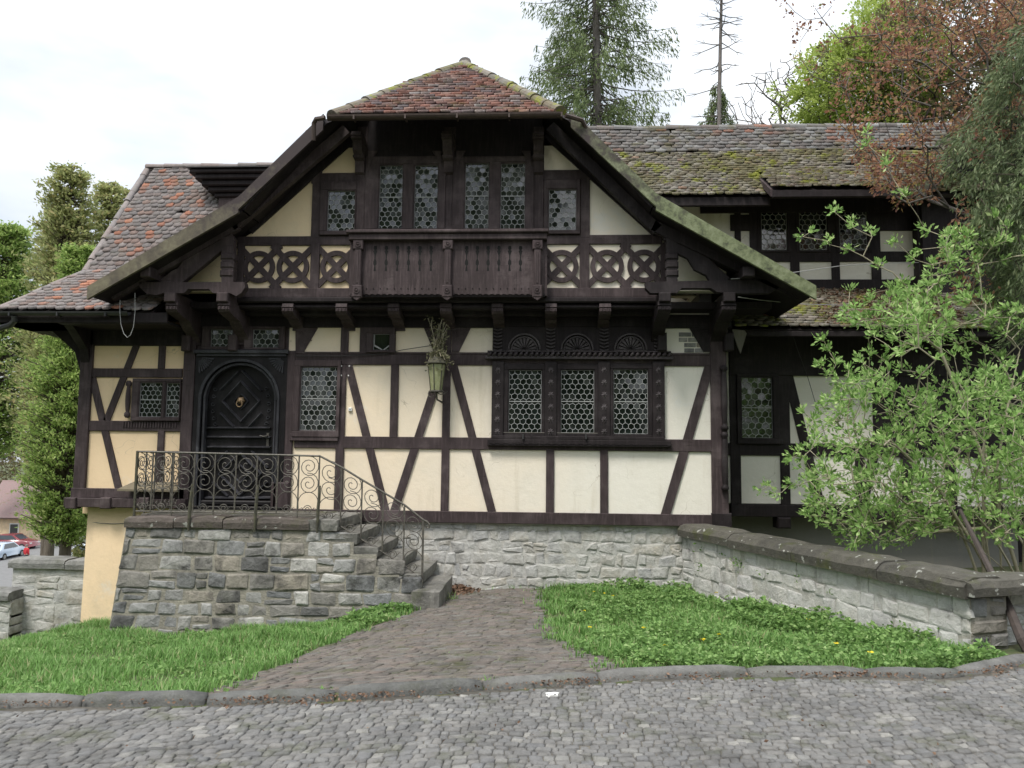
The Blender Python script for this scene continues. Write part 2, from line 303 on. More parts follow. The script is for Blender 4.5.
def fastmesh(name, V, nper, faces, mat, parent=None):
    """V (k,nper,3): k copies of a small patch whose faces index nper verts; all faces equal length"""
    k = len(V); V = np.asarray(V, np.float32).reshape(-1, 3); fa = np.asarray(faces, np.int32); m = fa.shape[1]
    idx = (fa[None]+(np.arange(k)*nper)[:, None, None]).reshape(-1).astype(np.int32); nf = k*len(fa)
    me = bpy.data.meshes.new(name); me.vertices.add(len(V)); me.vertices.foreach_set('co', V.ravel())
    me.loops.add(len(idx)); me.loops.foreach_set('vertex_index', idx); me.polygons.add(nf)
    me.polygons.foreach_set('loop_start', np.arange(nf, dtype=np.int32)*m); me.polygons.foreach_set('loop_total', np.full(nf, m, np.int32))
    me.materials.append(M[mat]); me.update(calc_edges=True); me.validate()
    o = bpy.data.objects.new(name, me); S.collection.objects.link(o)
    if parent: o.parent = parent
    return o
def empty(name, loc=(0, 0, 0)):
    o = bpy.data.objects.new(name, None); S.collection.objects.link(o); o.location = loc; o.empty_display_size = .2; return o
def tag(o, label=None, cat=None, group=None, kind=None):
    if label: o['label'] = label
    if cat: o['category'] = cat
    if group: o['group'] = group
    if kind: o['kind'] = kind
    return o
def rebase(root):
    """children were built in world space: keep them there although the root stands elsewhere"""
    bpy.context.view_layer.update()
    for ch in root.children: ch.matrix_parent_inverse = root.matrix_world.inverted()
def unit(a): return a/(np.linalg.norm(a, axis=-1, keepdims=True)+1e-9)
def leaves(C, size, asp=.5, up=None, jitter=1.0, fold=.25):
    """diamond leaves folded on their midrib: C centres (k,3), up = preferred axis (k,3) or None"""
    k = len(C); a = rng.normal(size=(k, 3))
    if up is not None: a = np.asarray(up)+a*jitter*.6
    a = unit(a); b = unit(np.cross(a, rng.normal(size=(k, 3)))); n = np.cross(a, b)
    s = (size*rng.uniform(.5, 1.45, k))[:, None]; w = s*asp*.5
    base = C-a*s*.5; tip = C+a*s*.5
    return np.stack([base, C+b*w+n*w*fold, tip, C-b*w+n*w*fold], 1)
LF = [(0, 1, 2), (0, 2, 3)]
def smooth(a, b, x):
    t = np.clip((np.asarray(x, float)-a)/(b-a), 0, 1); return t*t*(3-2*t)

# ------------------------------------------------------------------ ground
KP = [PZ(px, py, .10) for px, py in ((-160, 694), (0, 688), (100, 687), (200, 685), (300, 682), (400, 678), (480, 673), (560, 667), (640, 662.5), (740, 660), (860, 660), (940, 662), (980, 658), (1024, 649), (1120, 634))]
KX = np.array([p[0] for p in KP]); KY = np.array([p[1] for p in KP])
def kerbY(x):
    x = np.asarray(x, float)
    y = np.interp(x, KX, KY); sl = (KY[1]-KY[0])/(KX[1]-KX[0]); sr = (KY[-1]-KY[-2])/(KX[-1]-KX[-2])
    y = np.where(x < KX[0], KY[0]+(x-KX[0])*.06, y); return np.where(x > KX[-1], np.minimum(KY[-1]+(x-KX[-1])*.4, KY[-1]+3), y)
ZFX = [-60, -14, -9, -7, -5.8, -4.6, -3, -1.6, -.6, 3, 4.6, 8, 40]; ZFZ = [-6, -2.6, -1.6, -1.08, -1.0, -.95, -.78, -.5, -.42, -.41, -.3, -.1, 1.0]
def gz(x, y):
    x = np.asarray(x, float); y = np.asarray(y, float); ky = kerbY(x)
    zf = np.interp(x, ZFX, ZFZ); s = np.clip((y-ky)/(0-ky), 0, 1); s = s**.5
    z = np.where(y <= ky+.08, -.03, .06+s*(zf-.06))
    left = smooth(-6.0, -9.0, x); z = z+(-8.0-z)*left*smooth(2, 42, y)
    z = z+smooth(-2, 12, x)*smooth(8, 60, y)*5
    return z
def G(px, py, lo=3.0, hi=16.0):
    d = ray(px, py)
    ts = np.linspace(lo, hi, 900); P = CAM+d*ts[:, None]; k = np.argmax(P[:, 2] <= gz(P[:, 0], P[:, 1])); return P[k]
def grid_mesh(name, xs, ys, zfun, mat):
    X, Y = np.meshgrid(xs, ys); Z = zfun(X, Y); V = np.stack([X, Y, Z], -1).reshape(-1, 3); nx = len(xs)
    F = [(j*nx+i, j*nx+i+1, (j+1)*nx+i+1, (j+1)*nx+i) for j in range(len(ys)-1) for i in range(nx-1)]
    o = MB().add(V, F).build(name, mat, smooth=True); o['kind'] = 'structure'; return o
xs = np.unique(np.concatenate([np.linspace(-400, -30, 20), np.linspace(-30, -9, 22), np.linspace(-9, 9, 91), np.linspace(9, 40, 16), np.linspace(40, 400, 16)]))
ys = np.unique(np.concatenate([np.linspace(-200, -16, 12), np.linspace(-16, 1, 103), np.linspace(1, 60, 40), np.linspace(60, 600, 20)]))
grid_mesh('ground', xs, ys, gz, 'turf')

def setts(name, pts_fn, nu, nv, mat, keep, gap=.10, h=.022, tilt=.006, jt=.24):
    """paving stones on a bent grid: pts_fn(u,v)->(x,y); shared jittered corners, each stone a small dome"""
    Vr = np.arange(nv)[:, None].astype(float); U = np.arange(nu+1)[None]+rng.uniform(-jt, jt, (nv, nu+1))+rng.uniform(0, 1, (nv, 1)); U2 = U+.10+rng.uniform(-jt*.5, jt*.5, U.shape)
    wv = lambda x, v: .10*np.sin(x*4.7+v*2.1)+.07*np.sin(x*11.3+v*3.7)
    X0, Y0 = pts_fn(U, Vr); X1, Y1 = pts_fn(U2, Vr+1); st = float(np.median(pts_fn(0*U, Vr+1)[1]-pts_fn(0*U, Vr)[1]))
    Y0 = Y0+st*wv(X0, Vr); Y1 = Y1+st*wv(X1, Vr+1); A0 = np.stack([X0, Y0], -1); A1 = np.stack([X1, Y1], -1)
    q = np.stack([A0[:, :-1], A1[:, :-1], A1[:, 1:], A0[:, 1:]], 2).reshape(-1, 4, 2)
    c = q.mean(1); q = q[keep(c[:, 0], c[:, 1])]; c = q.mean(1, keepdims=True)
    g = rng.uniform(gap*.6, gap*1.5, (len(q), 1, 1)); lo = c+(q-c)*(1-g*.55); hi = c+(q-c)*(1-g*1.0-.20)
    z0 = gz(lo[..., 0], lo[..., 1]); zt = rng.normal(0, tilt, (len(q), 1)); tl = rng.normal(0, .05, (len(q), 1, 2))
    z1 = z0+h*.72+zt+((lo-c)*tl).sum(-1); z2 = z0+h+zt+((hi-c)*tl).sum(-1)
    V = np.concatenate([np.concatenate([lo, (z0-.03)[..., None]], -1), np.concatenate([lo, z1[..., None]], -1), np.concatenate([hi, z2[..., None]], -1)], 1)
    F = [(0, 1, 5, 4), (1, 2, 6, 5), (2, 3, 7, 6), (3, 0, 4, 7), (4, 5, 9, 8), (5, 6, 10, 9), (6, 7, 11, 10), (7, 4, 8, 11), (8, 9, 10, 11)]
    o = fastmesh(name, V, 12, F, mat); o['kind'] = 'structure'; return o
# road: a bed of gritty joints and arcs of small setts
grid_mesh('road_bed', np.linspace(-14, 14, 90), np.linspace(-16, -4.5, 60), lambda x, y: np.where(y < kerbY(x)+.06, -.020, -4.0), 'joint')
def arcs(u, v):
    x = -10.5+u*.070; y = -14.0+v*.062
    return x+.06*np.sin(y*1.3), y+.07*np.sin((x+y*.35)*1.5)+.03*np.sin(x*4.1+y*2)+x*.16
setts('cobbled_road', arcs, 305, 168, 'sett', lambda x, y: (y < kerbY(x)-.10) & (abs(x) < 9.5), .11, .023, .0035, .32)
# brick path from the kerb to the steps
PATH = [G(*p) for p in ((222, 688), (300, 655), (364, 631), (424, 608), (447, 601), (446, 586), (540, 586), (541, 612), (552, 636), (590, 655), (640, 667))]
def inpoly(poly, x, y):
    x = np.asarray(x, float); y = np.asarray(y, float); ins = np.zeros(np.broadcast(x, y).shape, bool); n = len(poly)
    for i in range(n):
        x0, y0 = poly[i][:2]; x1, y1 = poly[(i+1) % n][:2]
        ins ^= ((y0 > y) != (y1 > y)) & (x < (x1-x0)*(y-y0)/(y1-y0+1e-12)+x0)
    return ins
PP = [(p[0], p[1]) for p in PATH]; PP[0] = (PP[0][0], float(kerbY(PP[0][0]))); PP[-1] = (PP[-1][0], float(kerbY(PP[-1][0]))); PP[5] = (PP[5][0], -.02); PP[6] = (PP[6][0], -.02)
def onpath(x, y): return inpoly(PP, x, y) & (y > kerbY(x)+.17)
bx0, bx1 = min(p[0] for p in PP), max(p[0] for p in PP)
gx = np.arange(bx0-.3, bx1+.3, .12); gy = np.arange(-7.4, .0, .12)
grid_mesh('path_bed', gx, gy, lambda x, y: np.where(inpoly([(bx0-1, -8)]+[], x, y) | onpath(x, y), gz(x, y)+.012, gz(x, y)-.25), 'joint')
setts('brick_path', lambda u, v: (bx0-.4+u*.155+v*.012, -7.4+v*.076+.0*u), int((bx1-bx0)/.155)+4, 98, 'path_brick', lambda x, y: onpath(x+rng.normal(0, .03, x.shape), y), .08, .017, .002, .10)
# kerb of long worn stones
kb = MB(); xk = -10.0
while xk < 9.5:
    ln = random.uniform(.75, 1.15); x0, x1 = xk+.012, xk+ln-.012; nseg = 6; V = []
    dz = random.uniform(-.008, .008); dyj = random.uniform(-.012, .012)
    for i in range(nseg+1):
        x = x0+(x1-x0)*i/nseg; y = float(kerbY(x))+dyj; e = .02 if i in (0, nseg) else 0
        sl = float(kerbY(x+.05)-kerbY(x-.05))/.1; nrm = np.array([-sl, 1.0]); nrm /= np.linalg.norm(nrm); w = random.uniform(-.006, .006)
        for (o_, z_) in ((-.01, -.15), (-.005+w, .010-e), (.020, .034-e+dz+w), (.065, .046-e+dz+w), (.105, .036-e+dz), (.12, .0), (.12, -.15)):
            V.append((x+nrm[0]*o_, y+nrm[1]*o_, z_))
    F = [(i*7+k, i*7+k+1, (i+1)*7+k+1, (i+1)*7+k) for i in range(nseg) for k in range(6)]+[tuple(range(6, -1, -1)), tuple(nseg*7+k for k in range(7))]
    kb.add(V, F); xk += ln
tag(kb.build('kerb', 'kerb_stone', smooth=True), kind='structure')

# ------------------------------------------------------------------ masonry
def masonry(P, u0, u1, v0, v1, hs, ws, mat, mortar, parent, inside=None, bulge=.018, gap=.016, seed=1, name='stonework', jit=.014, backing=.12):
    """coursed rubble: P(u,v,w) maps wall coordinates (w = out of the wall) to space; one mesh of separate stones + mortar bed"""
    r = random.Random(seed); mb = MB(); v = v0
    while v < v1:
        h = min(r.uniform(*hs), v1-v)
        if v1-v-h < hs[0]*.6: h = v1-v
        u = u0-(r.uniform(0, ws[0]) if u1-u0 > 1 else 0)
        while u < u1:
            wd = r.uniform(*ws)
            a, b_ = max(u, u0), min(u+wd, u1)
            if u1-b_ < ws[0]*.6: b_ = u1; wd = u1-u
            u += wd
            if b_-a < .04: continue
            if inside and not inside((a+b_)/2, v+h/2): continue
            parts = [(v, h)]
            if h > .17 and r.random() < .25: s_ = h*r.uniform(.4, .6); parts = [(v, s_), (v+s_, h-s_)]
            for (vv, hh) in parts:
                g = gap*r.uniform(.4, 1.3); j = lambda: r.uniform(-jit, jit)
                o = r.uniform(-.008, .014); n = 8
                ring = []
                cs = [(a+g, vv+g), (b_-g, vv+g), (b_-g, vv+hh-g), (a+g, vv+hh-g)]; cs = [(x+j(), y+j()) for x, y in cs]
                for k in range(4):
                    x0, y0 = cs[k]; x1, y1 = cs[(k+1) % 4]
                    for tt in (.08, .92): ring.append((x0+(x1-x0)*tt+j()*.35, y0+(y1-y0)*tt+j()*.35))
                cx = (a+b_)/2; cy = vv+hh/2; sh = min(wd, hh)
                V = [P(x, y, -.03) for x, y in ring]
                V += [P(x, y, o) for x, y in ring]
                ins = min(.25, .022/sh*2)
                V += [P(x+(cx-x)*ins, y+(cy-y)*ins, o+bulge*r.uniform(.5, 1.1)) for x, y in ring]
                V += [P(cx+j(), cy+j(), o+bulge*r.uniform(.7, 1.6))]
                F = []
                for k in range(8):
                    k2 = (k+1) % 8; F += [(k, k2, 8+k2, 8+k), (8+k, 8+k2, 16+k2, 16+k), (16+k, 16+k2, 24)]
                mb.add(V, F)
        v += h
    o = mb.build(name, mat, parent)
    nu = max(2, int((u1-u0)/.3)+1); nv = max(2, int((v1-v0)/.15)+1); U = np.linspace(u0, u1, nu); Vv = np.linspace(v0, v1, nv)
    bm = MB()
    for i in range(nu-1):
        for k in range(nv-1):
            if inside and not inside((U[i]+U[i+1])/2, (Vv[k]+Vv[k+1])/2): continue
            bm.add([P(U[i], Vv[k], 0), P(U[i+1], Vv[k], 0), P(U[i+1], Vv[k+1], 0), P(U[i], Vv[k+1], 0)], [(0, 1, 2, 3)])
    bm.build('mortar', mortar, o); return o
def capstones(path, zf, w0, w1, t, mat, parent, seed, lens=(.7, 1.1), name='cap_stone', rnd=.05):
    """coping along path [(x,y)...]: w0/w1 = offsets to the left/right of travel, zf(s)->underside height"""
    r = random.Random(seed); P = [np.array(p, float) for p in path]; seg = [np.linalg.norm(P[i+1]-P[i]) for i in range(len(P)-1)]; tot = sum(seg)
    def at(s):
        for i, l in enumerate(seg):
            if s <= l or i == len(seg)-1:
                d = (P[i+1]-P[i])/l; return P[i]+d*s, np.array([-d[1], d[0]])
            s -= l
    s = 0; mb = MB()
    while s < tot-.02:
        e = min(s+r.uniform(*lens), tot)
        if tot-e < lens[0]*.5: e = tot
        n = 6; V = []; dz = r.uniform(-.012, .012)
        for i in range(n+1):
            c, nn = at(s+.006+(e-s-.012)*i/n); z = zf(s+(e-s)*i/n)+dz; ed = .018 if i in (0, n) else 0; jj = r.uniform(-.008, .008)
            for (f, zz) in ((0, 0), (-.01/max(.01, w1-w0), t*.5+jj), (rnd*.6, t*.88-ed+jj), (.22, t*1.0-ed+jj), (.78, t*1.0-ed+jj), (1-rnd*.6, t*.88-ed), (1+.01, t*.5), (1, 0)):
                q = c+nn*(w0+(w1-w0)*f); V.append((q[0], q[1], z+zz))
        k = 8; F = [(i*k+a, (i+1)*k+a, (i+1)*k+(a+1) % k, i*k+(a+1) % k) for i in range(n) for a in range(k)]+[tuple(range(k)), tuple(n*k+a for a in range(k-1, -1, -1))]
        mb.add(V, F); s = e
    return mb.build(name, mat, parent)
# ------------------------------------------------------------------ house
H = empty('half_timbered_house', (-1.0, 0.0, -.4))
tag(H, 'half-timbered house with dark brown beams, cream plaster, carved balcony and mossy tiled roofs', 'house')
D0 = 12.0
def pw(wpx, Y): return wpx*(Y+D0)/FPX
def post(px, py, wpx, pyt, pyb, Y=0.0, t=.034, name='post', mat='timber', back=.06):
    X = XX(px, py, Y); w = pw(wpx, Y)/2
    return MB().cbox(X-w, X+w, Y-t, Y+back, ZZ(px, pyb, Y), ZZ(px, pyt, Y), .007).build(name, mat, H)
def rail(px0, px1, pyt, pyb, Y=0.0, t=.030, name='rail', mat='timber', pm=None, back=.06):
    pm = pm or (px0+px1)/2
    return MB().cbox(XX(px0, pyt, Y), XX(px1, pyt, Y), Y-t, Y+back, ZZ(pm, pyb, Y), ZZ(pm, pyt, Y), .007).build(name, mat, H)
def strut(a, b, wpx, Y=0.0, t=.026, name='brace', mat='timber', back=.05, parent=None):
    A = FP(*a, Y); B = FP(*b, Y); d = unit((B-A)[[0, 2]]); n = np.array([-d[1], d[0]])*pw(wpx, Y)/2; mb = MB()
    q = [(A[0]+s*n[0], A[2]+s*n[1]) for s in (1, -1)]+[(B[0]+s*n[0], B[2]+s*n[1]) for s in (-1, 1)]
    ar = sum(q[i][0]*q[(i+1) % 4][1]-q[(i+1) % 4][0]*q[i][1] for i in range(4))
    if ar < 0: q = q[::-1]
    mb.prism(q, Y-t, Y+back); return mb.build(name, mat, parent or H)
def plate(pts, Y, t, name, mat, parent=None, back=.03):
    q = [(FP(*p, Y)[0], FP(*p, Y)[2]) for p in pts]
    ar = sum(q[i][0]*q[(i+1) % len(q)][1]-q[(i+1) % len(q)][0]*q[i][1] for i in range(len(q)))
    if ar < 0: q = q[::-1]
    return MB().prism(q, Y-t, Y+back).build(name, mat, parent or H)
def ring_mb(mb, cx, cz, ro, ri, y0, y1, a0=0, a1=2*math.pi, n=28):
    cl = abs(a1-a0-2*math.pi) < 1e-6; V = []; m = n if cl else n+1
    for i in range(m):
        a = a0+(a1-a0)*i/n; c, s = math.cos(a), math.sin(a)
        V += [(cx+ro*c, y0, cz+ro*s), (cx+ri*c, y0, cz+ri*s), (cx+ri*c, y1, cz+ri*s), (cx+ro*c, y1, cz+ro*s)]
    F = [(i*4+k, i*4+(k+1) % 4, ((i+1) % m)*4+(k+1) % 4, ((i+1) % m)*4+k) for i in range(n) for k in range(4)]
    return mb.add(V, F)
# leaded window: frame > pane (each hexagon its own slightly tilted glass), lead_lattice
def hexes(x0, x1, z0, z1, Y, cell, parent, split=None):
    hw = cell/2; hr = hw/math.cos(math.pi/6); gl = MB(); le = MB(); dz = 1.5*hr; row = 0; z = z1-hr*.45
    A = [math.pi/2+i*math.pi/3 for i in range(6)]
    while z > z0-hr*.6:
        x = x0+(hw if row % 2 == 0 else 0)
        while x < x1+hw*.99:
            cx, cz = x, z
            wb = lambda q: (q[0]+.0045*math.sin(q[1]*31+x0*7)+.003*math.sin(q[1]*57+q[0]*23), q[1]+.0045*math.sin(q[0]*37+z0*5)); cl = lambda q: (min(max(wb(q)[0], x0), x1), min(max(wb(q)[1], z0), z1))
            out = [cl((cx+hr*math.cos(a), cz+hr*math.sin(a))) for a in A]; inn = [cl((cx+hr*.91*math.cos(a), cz+hr*.91*math.sin(a))) for a in A]
            ar = abs(sum(inn[i][0]*inn[(i+1) % 6][1]-inn[(i+1) % 6][0]*inn[i][1] for i in range(6)))
            if ar > 2e-4:
                tx, tz = random.gauss(0, .012 if z1 < 4 else .022), random.gauss(0, .012 if z1 < 4 else .022)
                gl.add([(px, Y+.010+(px-cx)*tx+(pz-cz)*tz, pz) for px, pz in [((a[0]+b[0])/2, (a[1]+b[1])/2) for a, b in zip(out, inn)]], [(0, 1, 2, 3, 4, 5)])
                le.add([(px, Y, pz) for px, pz in out]+[(px, Y, pz) for px, pz in inn]+[(px, Y+.008, pz) for px, pz in inn],
                       [(i, (i+1) % 6, 6+(i+1) % 6, 6+i) for i in range(6)]+[(6+i, 6+(i+1) % 6, 12+(i+1) % 6, 12+i) for i in range(6)])
            x += 2*hw
        z -= dz; row += 1
    for (a, b, c, d) in ((x0-.006, x1+.006, z0-.006, z0+.006), (x0-.006, x1+.006, z1-.006, z1+.006), (x0-.006, x0+.006, z0, z1), (x1-.006, x1+.006, z0, z1)):
        le.box(a, b, Y-.004, Y+.006, c, d)
    if split is not None: le.box(x0, x1, Y-.007, Y+.005, split-.007, split+.007)
    gl.build('pane', 'glass', parent); le.build('lead_lattice', 'lead', parent)
def window(fr, panes, Y, cellpx=5.75, bars=True, t=.075, recess=.03, mat='timber', split=True, fy=None, mull=4):
    """fr = pixel box of the frame; panes = pixel boxes of the glass"""
    fx0, fy0, fx1, fy1 = fr; mb = MB(); mx = (fx0+fx1)/2; my = (fy0+fy1)/2
    X0, X1, Z0, Z1 = XX(fx0, my, Y), XX(fx1, my, Y), ZZ(mx, fy1, Y), ZZ(mx, fy0, Y)
    ps = [(XX(a, (b+d)/2, Y), XX(c, (b+d)/2, Y), ZZ((a+c)/2, d, Y), ZZ((a+c)/2, b, Y)) for a, b, c, d in panes]
    zt, zb = max(p[3] for p in ps), min(p[2] for p in ps); xs_ = sorted([(p[0], p[1]) for p in ps])
    mb.cbox(X0, X1, Y-t, Y+.03, zt+.012, Z1, .006); mb.cbox(X0, X1, Y-t-.004, Y+.03, Z0, zb-.012, .006)
    edges = [X0]+[q for p in xs_ for q in (p[0]-.012, p[1]+.012)]+[X1]
    for k in range(0, len(edges), 2):
        if edges[k+1]-edges[k] > .008: mb.cbox(edges[k], edges[k+1], Y-t-.002, Y+.03, zb-.012, zt+.012, .006)
    for p in ps:   # slim casement frame round each pane
        a, b, c, d = p
        for (q0, q1, q2, q3) in ((a-.012, b+.012, c-.012, c), (a-.012, b+.012, d, d+.012), (a-.012, a, c, d), (b, b+.012, c, d)): mb.box(q0, q1, Y-t+.014, Y+.03, q2, q3)
    f = mb.build('window', mat, H)
    for p in ps: hexes(p[0], p[1], p[2], p[3], Y-.027, pw(cellpx, Y), f, (p[2]+p[3])/2 if split else None)
    return f

YG = -.45       # jettied gable wall
YV = -1.15      # verge plane of the gable roof
YB = -.72       # balcony parapet
# --- roof profile of the main gable, measured at the verge
Lp = [FP(*p, YV) for p in ((91, 290), (238, 206), (322, 119))]; Rp = [FP(*p, YV) for p in ((815, 295), (655, 203), (572, 115.5))]
XC = float(np.mean([(a[0]+b[0])/2 for a, b in zip(Lp, Rp)]))
PX = [float((b[0]-a[0])/2) for a, b in zip(Lp, Rp)]; PZs = [float((a[2]+b[2])/2) for a, b in zip(Lp, Rp)]
slope_up = (PZs[2]-PZs[1])/(PX[1]-PX[2]); slope_lo = (PZs[1]-PZs[0])/(PX[0]-PX[1])
ZR = PZs[2]+PX[2]*slope_up            # ridge height
def roofz(x):
    a = abs(x-XC); return ZR-a*slope_up if a < PX[1] else PZs[1]-(a-PX[1])*slope_lo
print('gable', XC, PX, PZs, slope_up, slope_lo, ZR)

# --- plaster walls (one per storey block)
XL = XX(78, 420); XC0 = XX(728, 440)           # left end, main right corner
ZS = ZZ(560, 523)                               # underside of the main sill
XD0, XD1 = XX(194, 420), XX(285, 420)           # door opening
ZJ = ZZ(450, 303)                               # jetty level
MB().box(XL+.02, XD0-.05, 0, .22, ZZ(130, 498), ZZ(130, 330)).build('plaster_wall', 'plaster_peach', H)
MB().box(XD0-.05, XD1+.02, 0, .22, ZZ(240, 350), ZJ).build('lintel', 'timber', H)
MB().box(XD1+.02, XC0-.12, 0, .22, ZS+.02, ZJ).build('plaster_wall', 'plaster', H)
# gable wall: polygon under the roof
zb = ZZ(450, 291, YG)
gp = [(XC-PX[0]*.80, zb), (XC+PX[0]*.80, zb)]
for f in (.80, None): pass
xs_g = [PX[0]*.80, PX[1], PX[2], .02]
gp += [(XC+a, roofz(XC+a)-.16) for a in xs_g]+[(XC-a, roofz(XC+a)-.16) for a in xs_g[::-1]]
gp = [(x, z) for x, z in gp if not z > 7.2]
MB().prism(gp, YG, YG+.2).build('plaster_wall', 'plaster_gable', H)
# body behind: closes the house from the sides
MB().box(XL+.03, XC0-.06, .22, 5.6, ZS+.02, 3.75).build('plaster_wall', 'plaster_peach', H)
mbd = MB(); mbd.prism([(x, z) for x, z in gp], 4.9, 5.1); mbd.build('plaster_wall', 'plaster_gable', H)

# --- main wall timbers
post(188, 420, 12, 336, 509, t=.06); post(289.5, 410, 9.5, 351, 509, t=.045)
MB().cbox(XX(272, 495), XX(290, 495), -.075, 0, ZZ(280, 509), ZZ(280, 482), .02).build('corner_block', 'timber', H)
post(341.5, 405, 8.6, 365, 513); post(345, 341, 8, 327, 354); post(364, 341, 8, 327, 354)
post(394.5, 400, 8, 365, 438); post(446, 430, 7.8, 327, 513); post(448, 320, 11, 316, 330, t=.04)
post(550, 480, 8, 449, 513); post(604, 480, 7.8, 450, 515)
post(719, 440, 16, 303, 524, t=.05)
rail(295, 713, 353, 365.3, pm=440); rail(295, 713, 437, 449, pm=420); rail(282, 731, 511.5, 523, pm=480, name='sill_beam', t=.05)
rail(184, 731, 315, 328, pm=440, name='head_beam', t=.038, mat='timber_dark')
MB().cbox(XX(296, 360), XX(712, 360), -.042, -.02, ZZ(440, 354.5), ZZ(440, 352.5), .004).build('moulding', 'timber', H)
strut((348.5, 365), (386, 512), 8); strut((442, 366), (394, 512), 8); strut((453.5, 365), (492, 512), 8); strut((709.5, 365), (665, 516), 9)
# fan-carved gussets in the upper band
def gusset(pts, apex, fans, mat='timber'):
    g = plate(pts, 0, .026, 'gusset', mat); mb = MB(); A = FP(*apex, 0)
    for e in fans:
        E_ = FP(*e, 0); d = unit((E_-A)[[0, 2]]); n = np.array([-d[1], d[0]])
        s = A[[0, 2]]+d*.03; w = .008; q = [s-n*w*.4, E_[[0, 2]]-n*w, E_[[0, 2]]+n*w, s+n*w*.4]
        mb.prism([tuple(x) for x in q], -.038, -.02)
    mb.build('carving', mat, g)
gusset([(296, 328), (318, 328), (304, 352), (296, 352)], (300, 328), [(306, 345), (312, 341), (315, 333)])
gusset([(424, 328), (443, 328), (443, 352), (434, 352)], (441, 330), [(428, 332), (432, 339), (437, 345)])
gusset([(452, 328), (471, 328), (459, 352), (452, 352)], (454, 330), [(467, 332), (463, 339), (458, 345)])
gusset([(689, 328), (713, 328), (713, 352), (703, 352)], (710, 330), [(697, 332), (700, 340), (706, 346)], 'timber_dark')
# plaster fallen off: bare brick in the last panel of the upper band
bp = [FP(*p, 0) for p in ((680, 330), (688, 328), (690, 338), (699, 350), (703, 353), (679, 353), (678, 346), (683, 341))]
mb = MB()
for k in range(4):
    z0 = ZZ(690, 353)+k*.083; x = XX(678, 345)+random.uniform(0, .1)
    while x < XX(703, 345):
        w = random.uniform(.12, .2); mb.cbox(x, min(x+w, XX(704-k*3, 345)), -.016, .02, z0+.008, z0+.072, .008); x += w+.012
mb.build('bare_brick', 'rubble', H)
# four little white insulators beside the window
mb = MB()
for p in ((341.5, 366), (349.5, 366), (341.5, 375.5), (348.5, 375.5)):
    c = FP(*p, -.045); mb.add([(c[0]+.011*math.cos(a), c[1]-(.012 if k else 0), c[2]+.011*math.sin(a)) for k in (0, 1) for a in np.linspace(0, 2*math.pi, 8, endpoint=False)], [(i, (i+1) % 8, 8+(i+1) % 8, 8+i) for i in range(8)]+[tuple(range(8, 16))])
mb.build('bolt', 'white_paint', H)

# --- left wing timbers
post(84.5, 420, 12.5, 330, 492, t=.05)
rail(93, 183, 368.6, 377.5, pm=138); rail(90, 183, 421, 431.3, pm=138); post(162.5, 355, 7, 340, 369); post(160.5, 460, 7, 431, 490)
strut((138, 343), (107, 421), 6.8); strut((93, 378), (119.3, 489), 7.2)
rail(92, 186, 330, 345.5, pm=138, t=.05, mat='timber_dark')  # soffit shade put into this rail's darker timber colour
rail(73, 186, 488.5, 498, pm=130, name='sill_beam', t=.06)
lg = rail(70, 190, 498, 507, pm=130, name='ledge', t=.16, mat='timber')
for k, px in enumerate((78, 112, 150)): MB().cbox(XX(px-5, 500), XX(px+5, 500), -.20, -.03, ZZ(px, 508), ZZ(px, 497), .012).build('joist_end', 'timber', H)
mb = MB(); x = XX(124, 424)
while x < XX(178, 424): mb.cbox(x, x+.022, -.05, 0, ZZ(150, 428), ZZ(150, 422), .004); x += .045
mb.build('dentil_frieze', 'timber', H)
# window pair in the left wing, with a turned colonnette
window((134, 379, 182, 421), [(141, 383, 163.4, 417), (167.5, 383.5, 181, 417)], 0, 5.2, t=.05+.028)
def colonnette(X, Y, z0, z1, r, mat='timber'):
    n = 9; pr = [(r*.7, z0), (r*1.3, z0+.03), (r*1.3, z0+.07), (r*.7, z0+.10)]
    for k in range(n+1):
        f = k/n; pr.append((r*(.85+.28*math.sin(math.pi*f)), z0+.12+(z1-z0-.24)*f))
    pr += [(r*.7, z1-.10), (r*1.3, z1-.07), (r*1.3, z1-.03), (r*.7, z1)]
    return MB().lathe(pr, X, Y, 10).build('colonnette', mat, H, True)
colonnette(XX(130, 400), -.06, ZZ(130, 418), ZZ(130, 381), .035)
mb = MB(); c = colonnette(XX(723, 430), -.09, ZZ(723, 491), ZZ(723, 432), .045, 'timber_dark'); colonnette(XX(723, 400), -.09, ZZ(723, 431), ZZ(723, 366), .045, 'timber_dark')
# tilted hatch board on the ledge beside the landing
A = [FP(117, 491, -.22), FP(178, 492, -.22), FP(176, 484, -.02), FP(135, 483, -.02)]
V = [tuple(a) for a in A]+[(a[0], a[1], a[2]+.03) for a in A]
MB().add(V, [(3, 2, 1, 0), (4, 5, 6, 7), (0, 1, 5, 4), (1, 2, 6, 5), (2, 3, 7, 6), (3, 0, 4, 7)]).build('hatch_board', 'board_pale', H)

# --- ground-floor windows
window((294.5, 361, 341, 437), [(301.5, 367.5, 337.3, 430.5)], 0, 5.75, t=.05+.028)
rail(291, 339, 434, 441, name='window_sill', t=.07, pm=316); 
window((204, 327, 240, 350), [(212, 330, 234, 347)], 0, 6.2, t=.05+.028, split=False); window((246, 327, 286, 350), [(254, 330, 280, 348)], 0, 6.2, t=.05+.028, split=False)
# small dark window with stepped frame
sw = window((367.5, 328, 396, 353), [(374, 334.5, 390, 350.5)], 0, 20, t=.05+.028, split=False)
